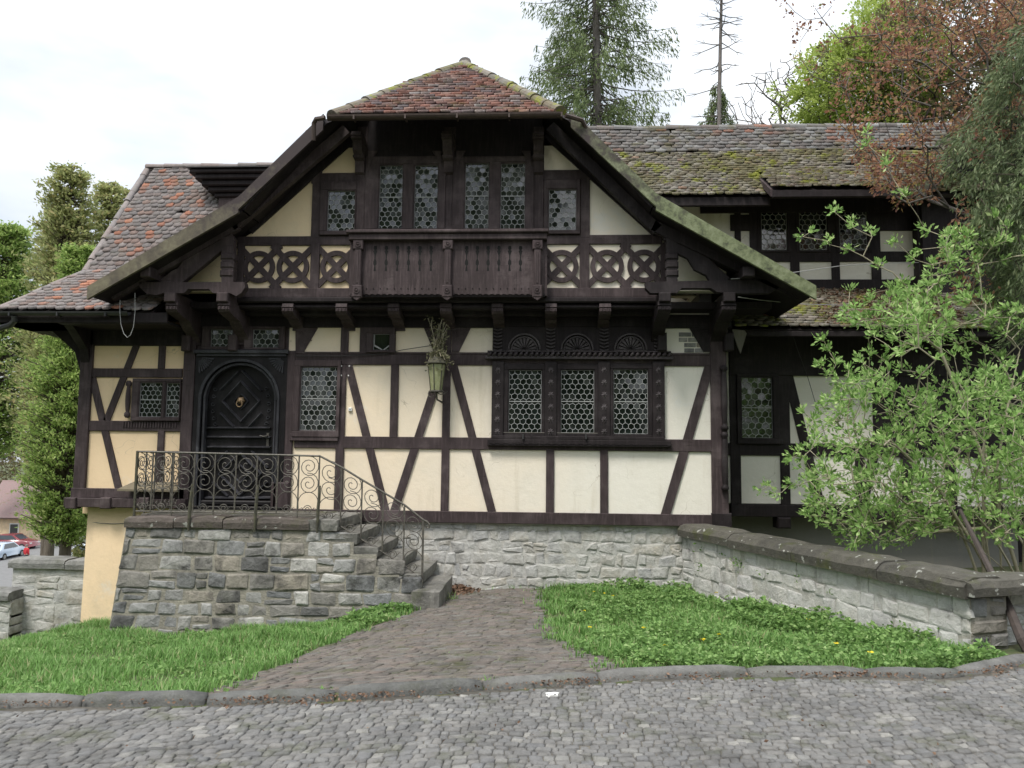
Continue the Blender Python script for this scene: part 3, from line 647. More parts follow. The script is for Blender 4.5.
# triple window: carved posts, lunette frieze, gadrooned cornice, sill
tw = [(509, 370.5, 541.5, 433), (561, 370.5, 594, 433), (613.5, 370, 647.5, 434)]
frs = [(503.5, 364, 545, 437), (556, 364, 598, 437), (609, 364, 652, 438)]
for fr, p in zip(frs, tw): window(fr, [p], 0, 5.75, t=.06, mat='timber_dark')
for px in (498, 550.8, 603.8, 658):
    pst = post(px, 400, 12, 362, 438, t=.085, name='carved_post', mat='timber_dark'); X = XX(px, 400)
    for k in range(6):
        mb = MB(); zc = ZZ(px, 432-k*12.2); r = .05
        for a in range(8):
            an = a*math.pi/4; mb.add([(X, -.10, zc), (X+r*math.cos(an), -.088, zc+r*1.3*math.sin(an)), (X+.62*r*math.cos(an+.39), -.088, zc+.8*r*math.sin(an+.39)), ], [(0, 1, 2)])
            mb.add([(X, -.10, zc), (X+.62*r*math.cos(an-.39), -.088, zc+.8*r*math.sin(an-.39)), (X+r*math.cos(an), -.088, zc+r*1.3*math.sin(an))], [(0, 1, 2)])
        mb.add([(X+.018*math.cos(a), -.089, zc+.018*math.sin(a)) for a in np.linspace(0, 2*math.pi, 6, endpoint=False)]+[(X, -.118, zc)], [(i, (i+1) % 6, 6) for i in range(6)])
        mb.build('rosette', 'timber_carved', pst)
fz = rail(493, 664, 327, 352, t=.05, name='lunette_frieze', mat='timber_dark'); mb = MB()
for px in (524.5, 577, 630):
    X = XX(px, 349); z = ZZ(px, 350.5); Rr = pw(16.5, 0)
    ring_mb(mb, X, z, Rr, Rr*.90, -.115, -.04, 0, math.pi, 20); ring_mb(mb, X, z, Rr*.82, Rr*.75, -.095, -.04, 0, math.pi, 20)
    for k in range(9):
        a = math.pi*(k+.5)/9; c, s = math.cos(a), math.sin(a); q = [(X+.03*c, z+.03*s), (X+Rr*.7*c+.022*s, z+Rr*.7*s-.022*c), (X+Rr*.74*c, z+Rr*.74*s), (X+Rr*.7*c-.022*s, z+Rr*.7*s+.022*c)]
        mb.prism(q, -.095, -.04)
    mb.cbox(X-Rr, X+Rr, -.10, -.04, z-.02, z, .004)
for px in (498, 550.8, 603.8, 658):
    X = XX(px, 340)
    for k in range(7):
        zc = ZZ(px, 350-k*3.4); mb.prism([(X-.07, zc-.012), (X, zc-.035), (X+.07, zc-.012), (X+.07, zc+.008), (X, zc-.015), (X-.07, zc+.008)], -.085, -.04)
mb.build('carving', 'timber_carved', fz)
cr = MB(); x0, x1 = XX(486, 355), XX(672, 355); zc = ZZ(580, 355.5)
cr.cbox(x0, x1, -.12, -.03, ZZ(580, 360), ZZ(580, 357), .006); cr.cbox(x0+.03, x1-.03, -.10, -.03, ZZ(580, 353), ZZ(580, 351.5), .006)
x = x0+.02
while x < x1-.06:   # egg-shaped gadroons, slightly slanted
    V = []; 
    for j in range(5):
        b = -math.pi/2+math.pi*j/4
        for i in range(7):
            a = math.pi+math.pi*i/6; V.append((x+.04+.038*math.cos(a)*math.cos(b)+.018*math.sin(b), -.09+.06*math.sin(a)*math.cos(b), zc+.045*math.sin(b)))
    cr.add(V, [(j*7+i, j*7+i+1, (j+1)*7+i+1, (j+1)*7+i) for j in range(4) for i in range(6)]); x += .082
cr.build('cornice', 'timber_carved', H)
sl = rail(488, 670, 440, 446.5, t=.105, name='window_sill', mat='timber_dark', pm=580); rail(492, 664, 436.5, 440, t=.10, name='window_sill', mat='timber_dark', pm=580)
mb = MB(); x = XX(490, 443); zz_ = ZZ(580, 443)
for k in range(22): mb.prism([(x+k*.128, zz_-.015), (x+k*.128+.06, zz_-.03), (x+k*.128+.12, zz_-.015), (x+k*.128+.06, zz_+.012)], -.115, -.09)
mb.build('carving', 'timber_dark', sl)
# frieze band with worn carved strokes (too weathered to read)
mb = MB()
for (a, b) in ((510, 540), (560, 596), (614, 650)):
    x = XX(a, 321)
    while x < XX(b, 321):
        h = random.choice((.05, .06, .065)); w = random.uniform(.006, .012); z0 = ZZ(a, 323.5); mb.cbox(x, x+w, -.046, -.03, z0, z0+h, .002)
        if random.random() < .6: mb.cbox(x, x+random.uniform(.02, .035), -.045, -.03, z0+random.choice((0, h*.5, h-.01)), z0+h*.15+random.choice((0, h*.4, h*.8)), .002)
        x += random.uniform(.045, .06)
mb.build('carving', 'timber_dark', H)
for px in (521, 584):    # shutter stays below the windows
    c = FP(px+2, 436, -.11); MB().box(c[0]-.012, c[0]+.012, c[1]-.03, c[1]+.05, c[2]-.05, c[2]+.03).build('shutter_stay', 'cable_black', H)
zb_ = ZZ(545, 433); MB().tube([(XX(503, 434), -.06, zb_), (XX(602, 434), -.06, zb_)], .007).build('bar', 'iron', H)

# --- arched door
ds = MB(); YD = 0.0
X0, X1 = XX(194, 430), XX(286, 430); Zt, Zb = ZZ(240, 352.5), ZZ(240, 507)
ax0, ax1 = XX(199.5, 430), XX(279, 430); AX = (ax0+ax1)/2; AR = (ax1-ax0)/2; AZ = ZZ(240, 360)-AR
spr = []
for k in range(25):
    a = math.pi*k/24; spr.append((AX+AR*math.cos(a), AZ+AR*math.sin(a)))
# surround as two halves so each polygon stays simple
ds.prism([(X1, Zb), (X1, Zt), (AX, Zt)]+[spr[12-k] for k in range(13)]+[(ax1, Zb)], -.05, .25)
ds.prism([(AX, Zt), (X0, Zt), (X0, Zb), (ax0, Zb)]+[spr[24-k] for k in range(13)], -.05, .25)
dsur = ds.build('door_surround', 'door_wood', H)
mb = MB(); ring_mb(mb, AX, AZ, AR+.012, AR-.03, -.075, -.03, 0, math.pi, 28); ring_mb(mb, AX, AZ, AR-.05, AR-.085, -.03, .06, 0, math.pi, 28)
for sx in (ax0+.009, ax1-.009): mb.cbox(sx-.021, sx+.021, -.075, -.03, Zb, AZ, .006)
for sx in (ax0+.067, ax1-.067): mb.cbox(sx-.018, sx+.018, -.03, .06, Zb, AZ, .006)
mb.cbox(X0-.02, X1+.02, -.11, -.03, Zt-.03, Zt+.035, .01); mb.cbox(X0+.02, X1-.02, -.085, -.03, Zt-.07, Zt-.035, .006)
mb.build('moulding', 'door_trim', dsur)
for sg, cx in ((1, X0+.055), (-1, X1-.055)):
    cz = Zt-.09; mb = MB()
    for k in range(8):
        a = -R(5)-R(80)*k/7; c, s = math.cos(a)*sg, math.sin(a); r0, r1 = .05, .23-.03*math.sin(k/7*math.pi)
        n = np.array([-s, c])*.014; p0 = np.array([cx+r0*c, cz+r0*s]); p1 = np.array([cx+r1*c, cz+r1*s]); t_ = np.array([c, s])*.02
        q = [p0-n*.3, p1-n, p1+t_, p1+n, p0+n*.3]; q = [tuple(x) for x in (q if sg > 0 else q[::-1])]
        ar = sum(q[i][0]*q[(i+1) % 5][1]-q[(i+1) % 5][0]*q[i][1] for i in range(5))
        mb.prism(q if ar > 0 else q[::-1], -.07, -.04)
    mb.build('rosette', 'door_trim', dsur)
DY = .10
dpoly = [(ax0-.01, Zb+.04), (ax1+.01, Zb+.04)]+spr
door = MB().prism(dpoly, DY, DY+.06).build('door', 'door_wood', H)
mb = MB()
def moul(a, b, w=.020, d=.055):
    A_ = np.array([XX(a[0], a[1], DY), ZZ(a[0], a[1], DY)]); B_ = np.array([XX(b[0], b[1], DY), ZZ(b[0], b[1], DY)]); dd = unit(B_-A_); n = np.array([-dd[1], dd[0]])*w
    q = [A_-n, B_-n, B_+n, A_+n]; V = [(p[0], DY, p[1]) for p in q]+[(p[0], DY-d, p[1]) for p in (A_-n*.25, B_-n*.25, B_+n*.25, A_+n*.25)]
    mb.add(V, [(0, 1, 5, 4), (2, 3, 7, 6), (3, 0, 4, 7), (1, 2, 6, 5), (4, 5, 6, 7)])
for dx in (0,):
    c = (241.5, 401.5)
    for r in (20, ): 
        P4 = [(c[0], c[1]-r), (c[0]+r*.92, c[1]), (c[0], c[1]+r), (c[0]-r*.92, c[1])]
        for k in range(4): moul(P4[k], P4[(k+1) % 4])
    for r in (7.5,):
        P4 = [(c[0], c[1]-r), (c[0]+r*.95, c[1]), (c[0], c[1]+r), (c[0]-r*.95, c[1])]
        for k in range(4): moul(P4[k], P4[(k+1) % 4], .014, .03)
    moul((243, 371), (262, 391)); moul((240, 371), (221, 390)); moul((221, 413), (234, 427)); moul((262, 413), (249, 427))
    moul((206, 428), (271, 428), .02); moul((208, 437), (271, 437.5), .02); moul((208, 447), (271, 447.5), .02)
    c = (240.5, 474)
    P4 = [(c[0], c[1]-21), (c[0]+21, c[1]), (c[0], c[1]+21), (c[0]-21, c[1])]
    for k in range(4): moul(P4[k], P4[(k+1) % 4])
    P4 = [(c[0], c[1]-9), (c[0]+9, c[1]), (c[0], c[1]+9), (c[0]-9, c[1])]
    for k in range(4): moul(P4[k], P4[(k+1) % 4], .014, .03)
    moul((252, 451), (268, 468)); moul((228, 451), (213, 467)); moul((213, 482), (228, 496)); moul((268, 482), (253, 496))
    moul((206, 498), (274, 498), .03)
mb.build('moulding', 'door_trim', door)
for sx, pxs in ((-1, 217), (1, 265)):   # small carved scrolls
    mb = MB()
    for k, py in enumerate((389, 396, 404, 411, 418, 424)):
        c0 = FP(pxs+sx*(1.5 if k in (0, 5) else 4 if k in (2, 3) else 3), py, DY); pts = []
        for i in range(12):
            a = i*.55*sx; r = .035*(1-i/16); pts.append((c0[0]+r*math.cos(a), DY-.012, c0[2]+r*math.sin(a)))
        mb.tube(pts, .008, 5)
    mb.build('carving', 'door_trim', door)
c = FP(241.5, 402, DY); kn = MB()
kn.lathe([(0, 0), (.001, 0)], c[0], c[1], 3)
V = []; 
for j in range(7):
    b = math.pi/2*j/6
    for i in range(12):
        a = 2*math.pi*i/12; r = .062*(1+.12*math.cos(a*6)*(j < 3)); V.append((c[0]+r*math.cos(a)*math.cos(b), DY-.02-.06*math.sin(b), c[2]+.02+r*math.sin(a)*math.cos(b)))
kn.add(V, [(j*12+i, j*12+(i+1) % 12, (j+1)*12+(i+1) % 12, (j+1)*12+i) for j in range(6) for i in range(12)])
kn.box(c[0]-.02, c[0]+.02, DY-.105, DY-.06, c[2]-.005, c[2]+.02)
kn.tube([(c[0]+.045*math.cos(a), DY-.085, c[2]-.035+.05*math.sin(a)) for a in np.linspace(0, 2*math.pi, 16, endpoint=False)], .011, 6, True)
kn.build('knocker', 'brass', door, True)
c = FP(268, 436, DY); mb = MB(); mb.box(c[0]-.02, c[0]+.02, DY-.012, DY, c[2]-.16, c[2]+.05)
mb.tube([(c[0], DY-.01, c[2]), (c[0], DY-.06, c[2]), (c[0]-.05, DY-.07, c[2]-.01), (c[0]-.11, DY-.06, c[2]+.005)], .011, 6); mb.build('handle', 'iron', door)
MB().cbox(X0, X1, -.10, .3, Zb-.06, Zb+.015, .01).build('threshold', 'door_wood', H)
MB().cbox(ax0+.05, ax1-.02, -.02, DY+.01, Zb+.02, Zb+.10, .02).build('weather_board', 'door_wood', H)

# --- jetty: joist rolls and consoles
for i, (pyt, pyb, t_) in enumerate(((297.5, 303, .50), (305, 309, .45), (309, 315, .30))):
    MB().cbox(XX(236, 300, YG), XX(664, 300, YG), -t_-.05+.1*(i == 2), 0.1, ZZ(450, pyb, -t_), ZZ(450, pyt, -t_), .02).build('jetty_beam', 'timber_dark', H)
MB().tube([(XX(240, 306, -.42), -.44, ZZ(450, 306.5, -.44)), (XX(660, 306, -.42), -.44, ZZ(450, 306.5, -.44))], .045, 8).build('roll_moulding', 'timber_dark', H, True)
def console(px, wpx, py0=304, py1=337, Yh=-.50, mat='timber_dark', big=False):
    X = XX(px, 309, Yh); w = pw(wpx, Yh)/2; zt = ZZ(px, py0, Yh); zb2 = ZZ(px, py1, -.1); h = zt-zb2; y0 = Yh-.04
    p = [(.02, zt), (y0, zt), (y0-.012, zt-.05), (y0, zt-.065), (y0-.012, zt-.075), (y0-.012, zt-.12), (y0+.02, zt-.155), (y0+.10, zt-.175)]
    for k in range(6):
        f = k/5; p.append((y0+.16+(abs(y0)-.21)*f**.7+.035*math.sin(f*9), zt-.19-(h-.22)*f**1.3))
    p += [(-.04, zb2), (.02, zb2)]
    c = MB().prismx(p, X-w, X+w).build('console', mat, H); mb = MB()
    for s in (-1, 0, 1): mb.cbox(X+s*w*.62-.012, X+s*w*.62+.012, y0-.028, y0+.1, zt-.125, zt-.08, .006)
    mb.cbox(X-w*1.1, X+w*1.1, y0-.02, y0+.15, zt-.062, zt-.05, .004); mb.build('carving', mat, c)
for px in (288.5, 342, 394, 446, 497.5, 551, 605): console(px, 11.5, 304, 330, mat='timber')
# --- outrigger trusses at both ends of the gable
YT = -.78
def truss(sg, mat):
    P = (lambda x, y: (x, y)) if sg < 0 else (lambda x, y: (x, y))
    if sg < 0:
        bar = [(142, 283), (246, 283), (247, 288), (243, 294), (238, 297), (232, 294), (215, 294), (211, 290), (190, 290), (186, 294), (166, 294), (158, 296), (148, 294), (142, 288)]
        pst = [(223, 238), (235, 238), (235, 284), (223, 284)]; br = ((167, 287), (232, 234)); tri = None
        heads = [(173, 12, 'timber'), (225, 12, 'timber')]
        strut((112, 296), (238, 225), 11, YT-.02, .05, 'rafter', mat); strut((233, 227), (347, 130), 11, YT-.02, .05, 'rafter', mat)
    else:
        bar = [(645, 283), (777, 280), (781, 283), (776, 290), (768, 294), (740, 294.5), (716, 293), (710, 289), (681, 289), (676, 294), (650, 294), (645, 289)]
        pst = [(666, 236), (677, 236), (677, 284), (666, 284)]; br = ((724, 284), (668, 233))
        heads = [(664, 13, 'timber_dark'), (728, 14, 'timber_dark')]
        strut((803, 297), (653, 226), 11, YT-.02, .05, 'rafter', mat); strut((657, 230), (550, 127), 11, YT-.02, .05, 'rafter', mat)
    plate(bar, YT, .07, 'outrigger_beam', mat, back=.07); plate(pst, YT, .06, 'outrigger_post', mat, back=.06)
    mb = MB(); xs2 = [XX(p[0], 260, YT) for p in pst[:2]]
    for py in (254, 262.5, 271): mb.cbox(xs2[0]-.012, xs2[1]+.012, YT-.078, YT+.06, ZZ(pst[0][0], py+6.5, YT), ZZ(pst[0][0], py, YT), .02)
    mb.build('carving', mat, H)
    A_, B_ = np.array(br[0], float), np.array(br[1], float); d = B_-A_; n = np.array([-d[1], d[0]])/np.hypot(*d); up, dn = [], []
    for k in range(13):
        f = k/12; c_ = A_+d*f; wv = 8.0+1.8*math.sin(f*19)*(.15 < f < .9); up.append(tuple(c_+n*7.5)); dn.append(tuple(c_-n*wv))
    plate(up+dn[::-1], YT, .045, 'brace', mat, back=.05)
    # link beams back to the wall
    for px, w_, mt in heads:
        X = XX(px, 300, YT); MB().cbox(X-.085, X+.085, YT-.12, 0.05, ZZ(px, 303, YT), ZZ(px, 294, YT), .012).build('joist_end', mt, H)
    for px, w_, mt in heads: console(px, w_, 302, 344, -.80, mt)
truss(-1, 'timber'); truss(1, 'timber_dark')
for px in (190, 236): MB().cbox(XX(px, 340)-.07, XX(px, 340)+.07, -.16, 0, ZZ(px, 352), ZZ(px, 336), .015).build('console_foot', 'timber', H)
for px in (661, 727): MB().cbox(XX(px, 340)-.07, XX(px, 340)+.07, -.16, 0, ZZ(px, 352), ZZ(px, 334), .015).build('console_foot', 'timber_dark', H)

# --- gable storey timbers
def gpost(px, py, w, t0, t1, **k): return post(px, py, w, t0, t1, Y=YG, **k)
def grail(a, b, t0, t1, **k): return rail(a, b, t0, t1, Y=YG, **k)
grail(238, 662, 288.7, 298, pm=450, name='bressummer', t=.06); grail(238, 662, 236, 245.2, pm=450)
gpost(316.7, 210, 9.5, 168, 238); gpost(585, 207, 9.7, 168, 238); gpost(361.5, 200, 11, 128, 238, t=.05); gpost(449.5, 200, 12, 128, 238, t=.05); gpost(538.5, 200, 11, 128, 238, t=.05)
grail(312, 360, 173.5, 183.5, pm=340); grail(540, 590, 170.5, 180.5, pm=565)
gpost(315.5, 267, 9.5, 244, 290, t=.045); gpost(584.3, 267, 9.7, 244, 290, t=.045); gpost(241, 267, 7, 244, 290, t=.04); gpost(664, 265, 7, 244, 290, t=.04)
strut((248, 229), (354, 134), 15, YG, .04, 'rafter', 'timber_dark'); strut((549, 133), (659, 232), 15, YG, .045, 'rafter', 'timber_dark')
grail(357, 543, 118, 158.5, pm=450, name='head_beam', t=.04, mat='timber_dark')
window((366, 158, 446, 234), [(380, 166.5, 403, 229.5), (415, 166.5, 438, 229.5)], YG, 5.75, t=.05+.028); window((453, 158, 534, 234), [(465.5, 164.5, 489, 229.5), (501, 164.5, 525, 229.5)], YG, 5.75, t=.05+.028)
window((321, 183, 357, 236), [(328.5, 192, 355.5, 231.5)], YG, 5.75, t=.04+.028, split=False); window((544, 181, 580, 235), [(549, 190.5, 576, 231)], YG, 5.75, t=.04+.028, split=False)
grail(320, 360, 232.5, 235.5, pm=340, name='window_sill', t=.07); grail(542, 580, 231.5, 234.5, pm=560, name='window_sill', t=.07)
# brackets under the half-hip
for px in (361.5, 449.5, 538.5):
    X = XX(px, 160, YG); w = pw(9.5, YG)/2; a = ZZ(px, 134, YG-.25); b = ZZ(px, 175, YG-.05); h = a-b
    p = [(YG, a), (YG-.36, a), (YG-.36, a-.07), (YG-.30, a-.09), (YG-.28, a-h*.45), (YG-.20, a-h*.55), (YG-.20, a-h*.62), (YG-.12, a-h*.66), (YG-.10, a-h*.95), (YG-.05, b), (YG, b)]
    c = MB().prismx(p, X-w, X+w).build('console', 'timber', H); mb = MB()
    for zz_, y_ in ((a-.05, YG-.375), (a-.09, YG-.365), (a-h*.57, YG-.215)): mb.cbox(X-w-.012, X+w+.012, y_, YG-.05, zz_-.018, zz_+.018, .006)
    mb.build('carving', 'timber', c)
for px, sg in ((371, 1), (440, -1), (459, 1), (529, -1)):
    q = [(px-sg*2, 153), (px+sg*7, 153), (px+sg*5, 156), (px+sg*1, 165), (px-sg*1, 173), (px-sg*2, 176)]
    plate(q, YG, .09, 'knee_brace', 'timber', back=.0)
# lattice panels: circles crossed by diagonals
def lattice(cells, x0, x1, name='lattice_panel', mat='timber'):
    mb = MB(); zt, zb3 = ZZ(450, 245, YG), ZZ(450, 289, YG); zc = (zt+zb3)/2; hh = (zt-zb3)/2; y = YG-.035
    for k, cx in enumerate(cells):
        X = XX(cx, 267, YG); ring_mb(mb, X, zc, pw(16.9, YG), pw(11.9, YG), y-.004, YG+.02, n=36)
        for s in (-1, 1):
            dx, dz = hh*.98, hh; n = np.array([dz, s*dx]); n = n/np.hypot(*n)*pw(3.6, YG)
            a = np.array([X-dx, zc-s*dz]); b = np.array([X+dx, zc+s*dz]); n = np.array([-(b-a)[1], (b-a)[0]]); n = n/np.hypot(*n)*pw(3.0, YG)
            mb.prism([tuple(a-n), tuple(b-n), tuple(b+n), tuple(a+n)], y+.002*s, YG+.02)
    return mb.build(name, mat, H)
lattice((259.3, 293.3), 0, 0); lattice((337.0,), 0, 0); lattice((561.7,), 0, 0); lattice((607, 644), 0, 0)
# --- balcony
B = 'balcony_parapet'
bx0_, bx1_ = XX(351, 265, YB), XX(545, 265, YB); bt, bb = ZZ(450, 240, YB), ZZ(450, 295, YB)
bal = MB(); SC = []
xs4 = np.linspace(bx0_+.02, bx1_-.02, 97); poly = [(x, bb+.018*abs(math.sin(k*math.pi/3))) for k, x in enumerate(xs4)]
bal.prism(poly+[(xs4[-1], bt), (xs4[0], bt)], YB, YB+.035)
par = bal.build('balcony_parapet', 'timber', H)
# pierced slots: black inlays painted in for the shade of open cut-outs
gap_ = [(363, 443), (455, 532)]
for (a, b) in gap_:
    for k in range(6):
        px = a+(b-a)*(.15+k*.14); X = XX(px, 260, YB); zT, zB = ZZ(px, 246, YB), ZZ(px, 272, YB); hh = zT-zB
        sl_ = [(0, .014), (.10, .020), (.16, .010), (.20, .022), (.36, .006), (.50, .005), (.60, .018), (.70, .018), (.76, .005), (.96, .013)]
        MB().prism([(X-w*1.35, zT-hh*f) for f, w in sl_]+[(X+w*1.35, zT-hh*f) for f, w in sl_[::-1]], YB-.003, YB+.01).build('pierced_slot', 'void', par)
for (a, b) in gap_:
    mb = MB(); x = XX(a+3, 288, YB)
    while x < XX(b-3, 288, YB): mb.cbox(x, x+.014, YB-.010, YB, ZZ(a, 289, YB), ZZ(a, 288, YB), .002); x += .105
    n_ = 5
    for k in range(1, n_): xx = XX(a+(b-a)*k/n_, 270, YB); mb.box(xx-.0012, xx+.0012, YB-.0012, YB, bb+.06, bt-.02)
    mb.build('carving', 'timber_dark', par)
for px in (358.5, 448, 537.5):
    X = XX(px, 268, YB); w = pw(10.5, YB)/2; mb = MB(); mb.cbox(X-w*.72, X+w*.72, YB-.07, YB, ZZ(px, 290, YB), ZZ(px, 246, YB), .014)
    mb.cbox(X-w, X+w, YB-.08, YB, ZZ(px, 250.5, YB), ZZ(px, 241, YB), .012); mb.cbox(X-w, X+w, YB-.08, YB, ZZ(px, 298, YB), ZZ(px, 286, YB), .012)
    mb.prism([(X-w*.9, ZZ(px, 298, YB)), (X, ZZ(px, 301, YB)), (X+w*.9, ZZ(px, 298, YB))], YB-.07, YB)
    p_ = mb.build('baluster_post', 'timber', par); mb = MB()
    for py in (245.5, 291.5):
        mb = MB(); z = ZZ(px, py, YB); ring_mb(mb, X, z, .045, .03, YB-.092, YB-.07, n=14); mb.add([(X+.028*math.cos(a), YB-.08, z+.028*math.sin(a)) for a in np.linspace(0, 2*math.pi, 8, endpoint=False)]+[(X, YB-.10, z)], [(i, (i+1) % 8, 8) for i in range(8)]); mb.build('rosette', 'timber', p_)
    mb = MB(); mb.cbox(X-.018, X+.018, YB-.078, YB-.06, ZZ(px, 284, YB), ZZ(px, 252, YB), .004); mb.build('carving', 'timber', p_)
mb = MB(); mb.cbox(XX(348, 233, YB), XX(549, 233, YB), YB-.13, YB+.10, ZZ(450, 234.8, YB), ZZ(450, 231.3, YB), .014); mb.cbox(XX(350, 236, YB), XX(547, 236, YB), YB-.09, YB+.06, ZZ(450, 241, YB), ZZ(450, 234.9, YB), .012)
mb.build('handrail', 'timber', par)
for s, xx in ((-1, bx0_), (1, bx1_)): MB().box(xx-.03, xx+.03, YB+.035, YG, bb, bt).build('side_panel', 'timber', par)
MB().box(bx0_, bx1_, YB+.02, YG+.02, bb-.02, bb+.03).build('balcony_floor', 'timber_dark', par)

# --- roofs -------------------------------------------------------------
def tile_plane(name, corner, eu, ev, lu, lv, mat, inside=None, tw_=.17, th=.145, curve=None, root=None, seed=3, sag=.02, lift=.03):
    """courses of beaver-tail tiles; corner = lower left, eu along the eave, ev up the slope (unit vectors)"""
    r = np.random.default_rng(seed); eu, ev = unit(np.array(eu, float)), unit(np.array(ev, float)); nn = np.cross(eu, ev); nu, nv = int(lu/tw_)+2, int(lv/th)+1
    U, Vv = np.meshgrid(np.arange(nu), np.arange(nv)); u = (U+(Vv % 2)*.5-.5)*tw_+r.normal(0, .006, U.shape)+.02*np.sin(Vv*1.7); v = Vv*th+r.normal(0, .008, U.shape)+.03*np.sin(u*.9+1)
    u, v = u.ravel(), v.ravel(); k = inside(u+tw_/2, v+th*.4) if inside is not None else np.ones(len(u), bool)
    k &= (u > -tw_*.6) & (u < lu) & (v < lv-th*.75) & (r.random(len(u)) > .004); u, v = u[k], v[k]; n = len(u)
    u = np.clip(u, 0, lu-tw_); w = tw_*.47+r.normal(0, .004, n); rot = r.normal(0, .03, n); li = lift+r.normal(0, .006, n); sg = sag*np.sin(u*1.3+.5)*np.sin(v*1.1)
    prof = [(-1, th*1.75), (-1, .045), (-.55, .006), (.55, .006), (1, .045), (1, th*1.75)]; V = []
    for lay in (0, 1):
        for (a, b) in prof:
            du, dv = a*w, b-.02+r.normal(0, .004, n)*(b < .1); du2 = du-dv*rot; dv2 = dv+du*rot
            hgt = (li+.012 if lay == 0 else li-.010)*(1-b/(th*1.9))+(.012 if lay == 0 else 0)+sg+r.normal(0, .0015, n)
            V.append(np.array(corner)+eu*(u+tw_/2+du2)[:, None]+ev*(v+dv2)[:, None]+nn*hgt[:, None])
    V = np.stack(V, 1); F = [(0, 1, 2, 5), (2, 3, 4, 5), (1, 7, 8, 2), (2, 8, 9, 3), (3, 9, 10, 4), (0, 6, 7, 1), (4, 10, 11, 5)]
    o = fastmesh(name, V, 12, F, mat, root or H); return o
def ridge(name, a, b, mat, root, r=.10, ln=.36):
    a, b = np.array(a, float), np.array(b, float); n = max(1, int(np.linalg.norm(b-a)/ln)); d = (b-a)/n; e = unit(d); s = unit(np.cross(e, (0, 0, 1.0))); up = np.cross(s, e); mb = MB()
    for k in range(n):
        p0 = a+d*k-e*.02; p1 = a+d*(k+1)+e*.03; V = []; jz = random.uniform(-.012, .012)
        for p, rr in ((p0, r*1.1), (p1, r*.92)):
            for i in range(9):
                an = -.25+(math.pi+.5)*i/8; V.append(p+s*rr*math.cos(an)+up*(rr*math.sin(an)*.85-.02+jz))
        mb.add(V, [(i, i+1, 9+i+1, 9+i) for i in range(8)]+[tuple(range(8, -1, -1)), tuple(range(9, 18))])
    return mb.build(name, mat, root)
def slab(pts, th, mat, name, root=None):
    pts = [np.array(p, float) for p in pts]; n = unit(np.cross(pts[1]-pts[0], pts[2]-pts[0])); n = n if n[2] > 0 else -n
    k = len(pts); V = [p-n*.012 for p in pts]+[p-n*(th+.012) for p in pts]
    return MB().add(V, [tuple(range(k)), tuple(range(2*k-1, k-1, -1))]+[(i, i+k, (i+1) % k+k, (i+1) % k) for i in range(k)]).build(name, mat, root or H)
# main gable roof: ridge runs back from the half-hip apex
ZE = PZs[2]; ds_ = (ZR-ZE)
# solve depth of the hip apex from its pixel
d = ray(462, 59); YA = None
for q in np.linspace(-1, 4, 1001):
    zq = CAM[2]+d[2]*(q-CAM[1])/d[1]
    if zq <= ZR+.06: YA = q
YA = YA if YA is not None and YA > -.6 else .4
YBK = 5.3
print('hip apex Y', YA, 'ridge', ZR)
HE = YV-.12                              # eave of the half-hip
RF = None
for sg in (-1, 1):
    xg, xk, xe = XC+sg*PX[2], XC+sg*PX[1], XC+sg*PX[0]
    # soffit boards
    sl1 = slab([(xg, YV+.03, ZE), (xk, YV+.03, PZs[1]), (xk, YBK, PZs[1]), (xg, YBK, ZE)], .07, 'timber_dark', 'roof_boarding')
    slab([(xk, YV+.03, PZs[1]), (xe, YV+.03, PZs[0]), (xe, (YBK if sg < 0 else 2.4), PZs[0]), (xk, (YBK if sg < 0 else 2.4), PZs[1])], .07, 'timber_dark', 'roof_boarding')
    slab([(XC, YA, ZR), (xg, YV+.03, ZE), (xg, YBK, ZE), (XC, YBK, ZR)], .07, 'timber_dark', 'roof_boarding')
    ev1 = unit(np.array([-sg, 0, slope_up])); ev2 = unit(np.array([-sg, 0, slope_lo])); l1 = math.hypot(PX[1], ZR-PZs[1]); l2 = math.hypot(PX[0]-PX[1], PZs[1]-PZs[0])
    lg_ = math.hypot(PX[1]-PX[2], ZE-PZs[1])
    if sg > 0:   # right: eu toward +y
        hipin = lambda u, v: (v < lg_-.12) | (u > (v-lg_)/(l1-lg_)*(YA-YV)+.20)
        tile_plane('roof', (xk, YV, PZs[1]), (0, 1, 0), ev1, YBK-YV, l1, 'tiles_mossy', hipin, seed=11); tile_plane('roof', (xe, YV, PZs[0]), (0, 1, 0), ev2, 2.3-YV, l2+.05, 'tiles_mossy', seed=12)
    else:
        hipin = lambda u, v: (v < lg_-.12) | ((YBK-YV)-u > (v-lg_)/(l1-lg_)*(YA-YV)+.20)
        tile_plane('roof', (xk, YBK, PZs[1]), (0, -1, 0), ev1, YBK-YV, l1, 'tiles_grey', hipin, seed=13); tile_plane('roof', (xe, YBK, PZs[0]), (0, -1, 0), ev2, YBK-YV, l2+.05, 'tiles_grey', seed=14)
hz = float(XX(560, 106, HE)-XX(335, 108, HE))/2; ehl = math.hypot(YA-HE, ZR-ZE); evh = unit(np.array([0, YA-HE, ZR-ZE]))
slab([(XC-hz, HE, ZE-.03), (XC+hz, HE, ZE-.03), (XC, YA, ZR)], .05, 'timber_dark', 'roof_boarding')
hr_ = tile_plane('roof', (XC-hz, HE, ZE-.02), (1, 0, 0), evh, 2*hz, ehl, 'tiles_red', lambda u, v: (u > v/ehl*hz-.03) & (u < 2*hz-v/ehl*hz+.06), tw_=.165, th=.13, seed=5, lift=.045)
